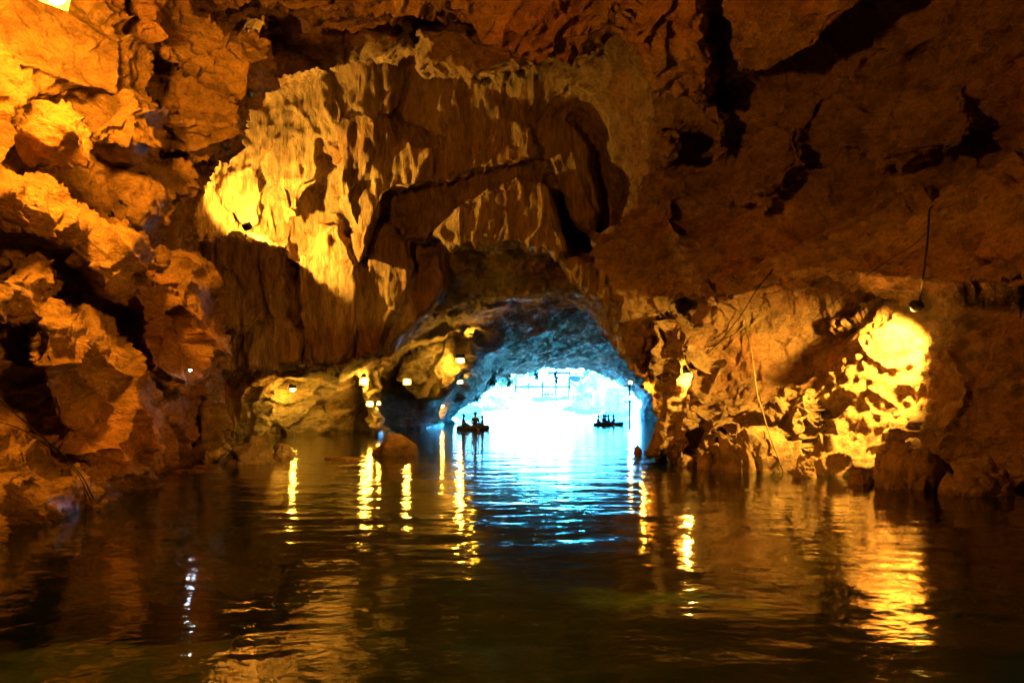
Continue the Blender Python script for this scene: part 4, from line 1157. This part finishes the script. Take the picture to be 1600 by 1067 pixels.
# ------------------------------------------------------------------ outside: bank, terrace, trees
def bank_z(x, y):
    p = np.stack([x, y, 0 * x], 1)
    z = np.interp(y, [96, 104, 112, 138, 150, 175, 240], [-2.0, -0.3, 0.9, 3.8, 4.2, 8.0, 14.0])
    side = np.clip((np.abs(x - 6) - 12) / 14, 0, 1)
    z = z + side * np.clip((y - 98) / 12, 0, 1) * 5.0
    return z + 0.25 * fbm(p * 0.35, 4)
M['gravel'] = simple('pale_gravel', (0.46, 0.43, 0.37), 0.95, var=0.3, scale=2.0, bump=0.05)
tag(grid_mesh('bank', -90, 100, 95, 240, 120, 110, bank_z, M['gravel']), kind='structure')
g = mesh_obj('ground', [(-2500, 240, 9), (2500, 240, 9), (2500, 2500, 9), (-2500, 2500, 9)], [(0, 1, 2, 3)], simple('far_meadow', (0.10, 0.13, 0.06), 0.95, scale=0.05)); tag(g, kind='structure')

def bz(x, y): return float(bank_z(np.array([x]), np.array([y]))[0])
# two-storey timber terrace
TD = 140.0; ts = TD / FPX
tx0, tx1 = 5 * ts, 91 * ts
zb, zf, zr, zt = EYE + 19 * ts, EYE + 36 * ts, EYE + 45 * ts, EYE + 57 * ts
terr = empty('terrace', (0, TD, 0))
def part(name, c, s, mat, par): 
    bm = bmesh.new(); add_box(bm, Vector(c), s, None, min(s) * 0.1); return bm_obj(name, bm, M[mat], par)
for x in np.linspace(tx0, tx1, 5):
    for y in (0.0, 3.5):
        part('post', (x, y, (zb - 0.6 + zr) / 2), (0.22, 0.22, zr - zb + 0.6), 'darkwood', terr)
part('ground_floor', ((tx0 + tx1) / 2, 1.7, zb - 0.1), (tx1 - tx0 + 0.6, 4.6, 0.25), 'wood', terr)
part('upper_floor', ((tx0 + tx1) / 2, 1.7, zf), (tx1 - tx0 + 0.5, 4.2, 0.28), 'darkwood', terr)
for zz in (zr, (zf + zr) / 2):
    part('rail', ((tx0 + tx1) / 2, -0.15, zz), (tx1 - tx0 + 0.5, 0.1, 0.12), 'darkwood', terr)
for x in np.linspace(tx0 + 0.3, tx1 - 0.3, 26):
    part('baluster', (x, -0.12, (zf + zr) / 2), (0.06, 0.05, zr - zf - 0.1), 'darkwood', terr)
for x in (57 * ts, 74 * ts, 91 * ts):
    part('roof_post', (x, 0.3, (zr + zt) / 2), (0.2, 0.2, zt - zr), 'darkwood', terr)
part('roof_beam', (74 * ts, 0.3, zt), (36 * ts, 0.3, 0.35), 'darkwood', terr)
part('roof', (74 * ts, 2.0, zt + 0.3), (37 * ts, 4.5, 0.18), 'grey_metal', terr)
tag(terr, 'two-storey timber terrace with railing on the far bank', 'terrace')
hut = empty('hut', (98 * ts, TD + 1.5, zb))
part('wall', (0, 0, 1.9), (2.4, 3.0, 4.6), 'darkwood', hut)
part('roof', (0, 0, 4.4), (2.9, 3.5, 0.22), 'grey_metal', hut)
dr = part('door', (0.1, -1.53, 0.9), (0.9, 0.08, 2.0), 'wood', hut)
part('handle', (0.4, -1.60, 0.9), (0.06, 0.06, 0.2), 'grey_metal', dr)
tag(hut, 'narrow dark hut at the right end of the terrace', 'hut')
bx, by = (863 - HX) / FPX * 121, 121.0
bench = empty('bench', (bx, by, bz(bx, by)))
zt2 = EYE + 10 * 121 / FPX - bz(bx, by)
part('seat', (0, 0, zt2), (4.3, 0.6, 0.14), 'darkwood', bench)
for x in (-0.6, 0.6): part('leg', (x, 0, zt2 / 2), (0.25, 0.45, zt2), 'darkwood', bench)
tag(bench, 'long dark plank bench standing on the pale bank', 'bench')
for px, coat, vest, lab in [(852, 'blue_cloth', False, 'person in blue seated on the far terrace'), (857, 'dark_cloth', True, 'person in red, middle of three on the far terrace'), (863, 'grey_cloth', False, 'person in grey seated rightmost on the far terrace')]:
    person(((px - HX) * ts, TD + 0.7, zb + 0.35), math.pi, lab, coat, vest, 'people on the far terrace', 1.25)
    st = empty('stool', ((px - HX) * ts, TD + 0.7, zb + 0.025))
    part('seat', (0, 0, 0.28), (0.42, 0.42, 0.06), 'wood', st)
    for sx in (-1, 1):
        for sy in (-1, 1): part('leg', (sx * 0.16, sy * 0.16, 0.13), (0.05, 0.05, 0.26), 'wood', st)
    tag(st, 'low wooden stool under the ' + lab.split(' seated')[0].split(',')[0] + ' on the far terrace', 'stool', 'stools on the far terrace')

for k, (px, py, w, h, d, lab) in enumerate([(930, 628, 62, 52, 122, 'big pale sunlit boulder right of the terrace'), (968, 640, 44, 34, 112, 'pale sunlit boulder by the right edge of the exit'),
                                   (905, 626, 34, 20, 118, 'smaller pale boulder in front of the hut'), (772, 634, 46, 18, 118, 'flat pale boulder on the bank left of the terrace'), (735, 642, 40, 16, 108, 'low pale boulder by the left edge of the exit')]):
    s = d / FPX; x = (px - HX) * s
    boulder('boulder', Vector((x, d, bz(x, d) + 0.1 * h * s)), (w * s / 2, w * s * 0.45, h * s), 21 + k * 1.9, M['pale'], lab, 'boulder', 'boulders on the far bank')

def leaf_cloud(n, clumps, size):
    pts, fs = [], []
    for k in range(n):
        c, rad = random.choice(clumps)
        v = Vector((random.gauss(0, 1), random.gauss(0, 1), random.gauss(0, 1))).normalized() * rad * random.random() ** 0.4
        p = Vector(c) + Vector((v.x, v.y, v.z * 0.75))
        q = Quaternion((random.gauss(0, 1), random.gauss(0, 1), random.gauss(0, 1), random.gauss(0, 1))).normalized()
        s = size * random.uniform(0.6, 1.3)
        i = len(pts)
        for a in ((-0.5, 0, 0), (0, -0.22, 0.05), (0.5, 0, 0), (0, 0.22, 0.05)):
            pts.append(p + q @ (Vector(a) * s))
        fs.append((i, i + 1, i + 2, i + 3))
    return pts, fs
def tree(px, d, h, spread, label, n=1500):
    x = (px - HX) / FPX * d; z = bz(x, d) if d < 240 else 9
    r = empty('tree', (x, d, z - 0.2))
    bm = bmesh.new()
    top = Vector((random.uniform(-.4, .4), random.uniform(-.4, .4), h * 0.6))
    tube(bm, [(0, 0, 0), top * 0.5 + Vector((0.2, 0, 0)), top], [h * 0.03, h * 0.022, h * 0.012], 8)
    cl = []
    for k in range(11):
        a = random.uniform(0, 6.28); rr = spread * random.uniform(0.25, 0.85)
        e = Vector((math.cos(a) * rr, math.sin(a) * rr, h * random.uniform(0.38, 0.92)))
        tube(bm, [top * random.uniform(0.45, 0.9), e * 0.6 + top * 0.3, e], [h * 0.012, h * 0.008, h * 0.004], 5)
        cl.append((e, spread * random.uniform(0.3, 0.5)))
    bm_obj('trunk', bm, M['bark'], r, smooth=True)
    ps, fs = leaf_cloud(n, cl, 0.55)
    mesh_obj('crown', ps, fs, M['leaf'], r, smooth=False)
    tag(r, label, 'tree', 'trees beyond the far bank')
for t in [(752, 128, 6.5, 3.0, 'leafy tree at the left edge of the exit'), (782, 134, 7.5, 3.2, 'leafy tree just left of the terrace'), (806, 158, 8.0, 3.5, 'tree behind the left end of the terrace'),
          (912, 148, 9.5, 3.6, 'tree rising right behind the hut'), (945, 150, 8.5, 3.4, 'tree behind the big pale boulder'), (840, 175, 6.0, 4.0, 'low tree behind the middle of the terrace'), (975, 132, 6.5, 2.6, 'shrubby tree at the right edge of the exit')]:
    tree(*t)

def vine(px, py, length, label):
    d, n = hit(px, py - 2, 88)
    d = min(d, 90.5)
    top = P(px, py, d) + Vector((0, 0.15, 0.5))
    r = empty('hanging_vine', top)
    bm = bmesh.new(); q = [Vector((0.08 * math.sin(k * 1.3), 0.05 * math.cos(k), -length * k / 8)) for k in range(9)]
    tube(bm, q, 0.03, 5)
    bm_obj('stem', bm, M['bark'], r)
    ps, fs = leaf_cloud(260, [(p, 0.28) for p in q[2:]], 0.26)
    mesh_obj('leaves', ps, fs, M['leaf'], r, smooth=False)
    tag(r, label, 'vine', 'vines over the exit')
vine(795, 588, 1.6, 'leafy vine hanging from the left of the exit arch')
vine(838, 585, 1.1, 'short leafy vine hanging over the terrace')
vine(869, 582, 1.7, 'long leafy vine hanging right of the arch centre')
vine(770, 594, 0.9, 'small leafy vine at the left foot of the exit arch')
print('done', round(time.time() - T0, 1))
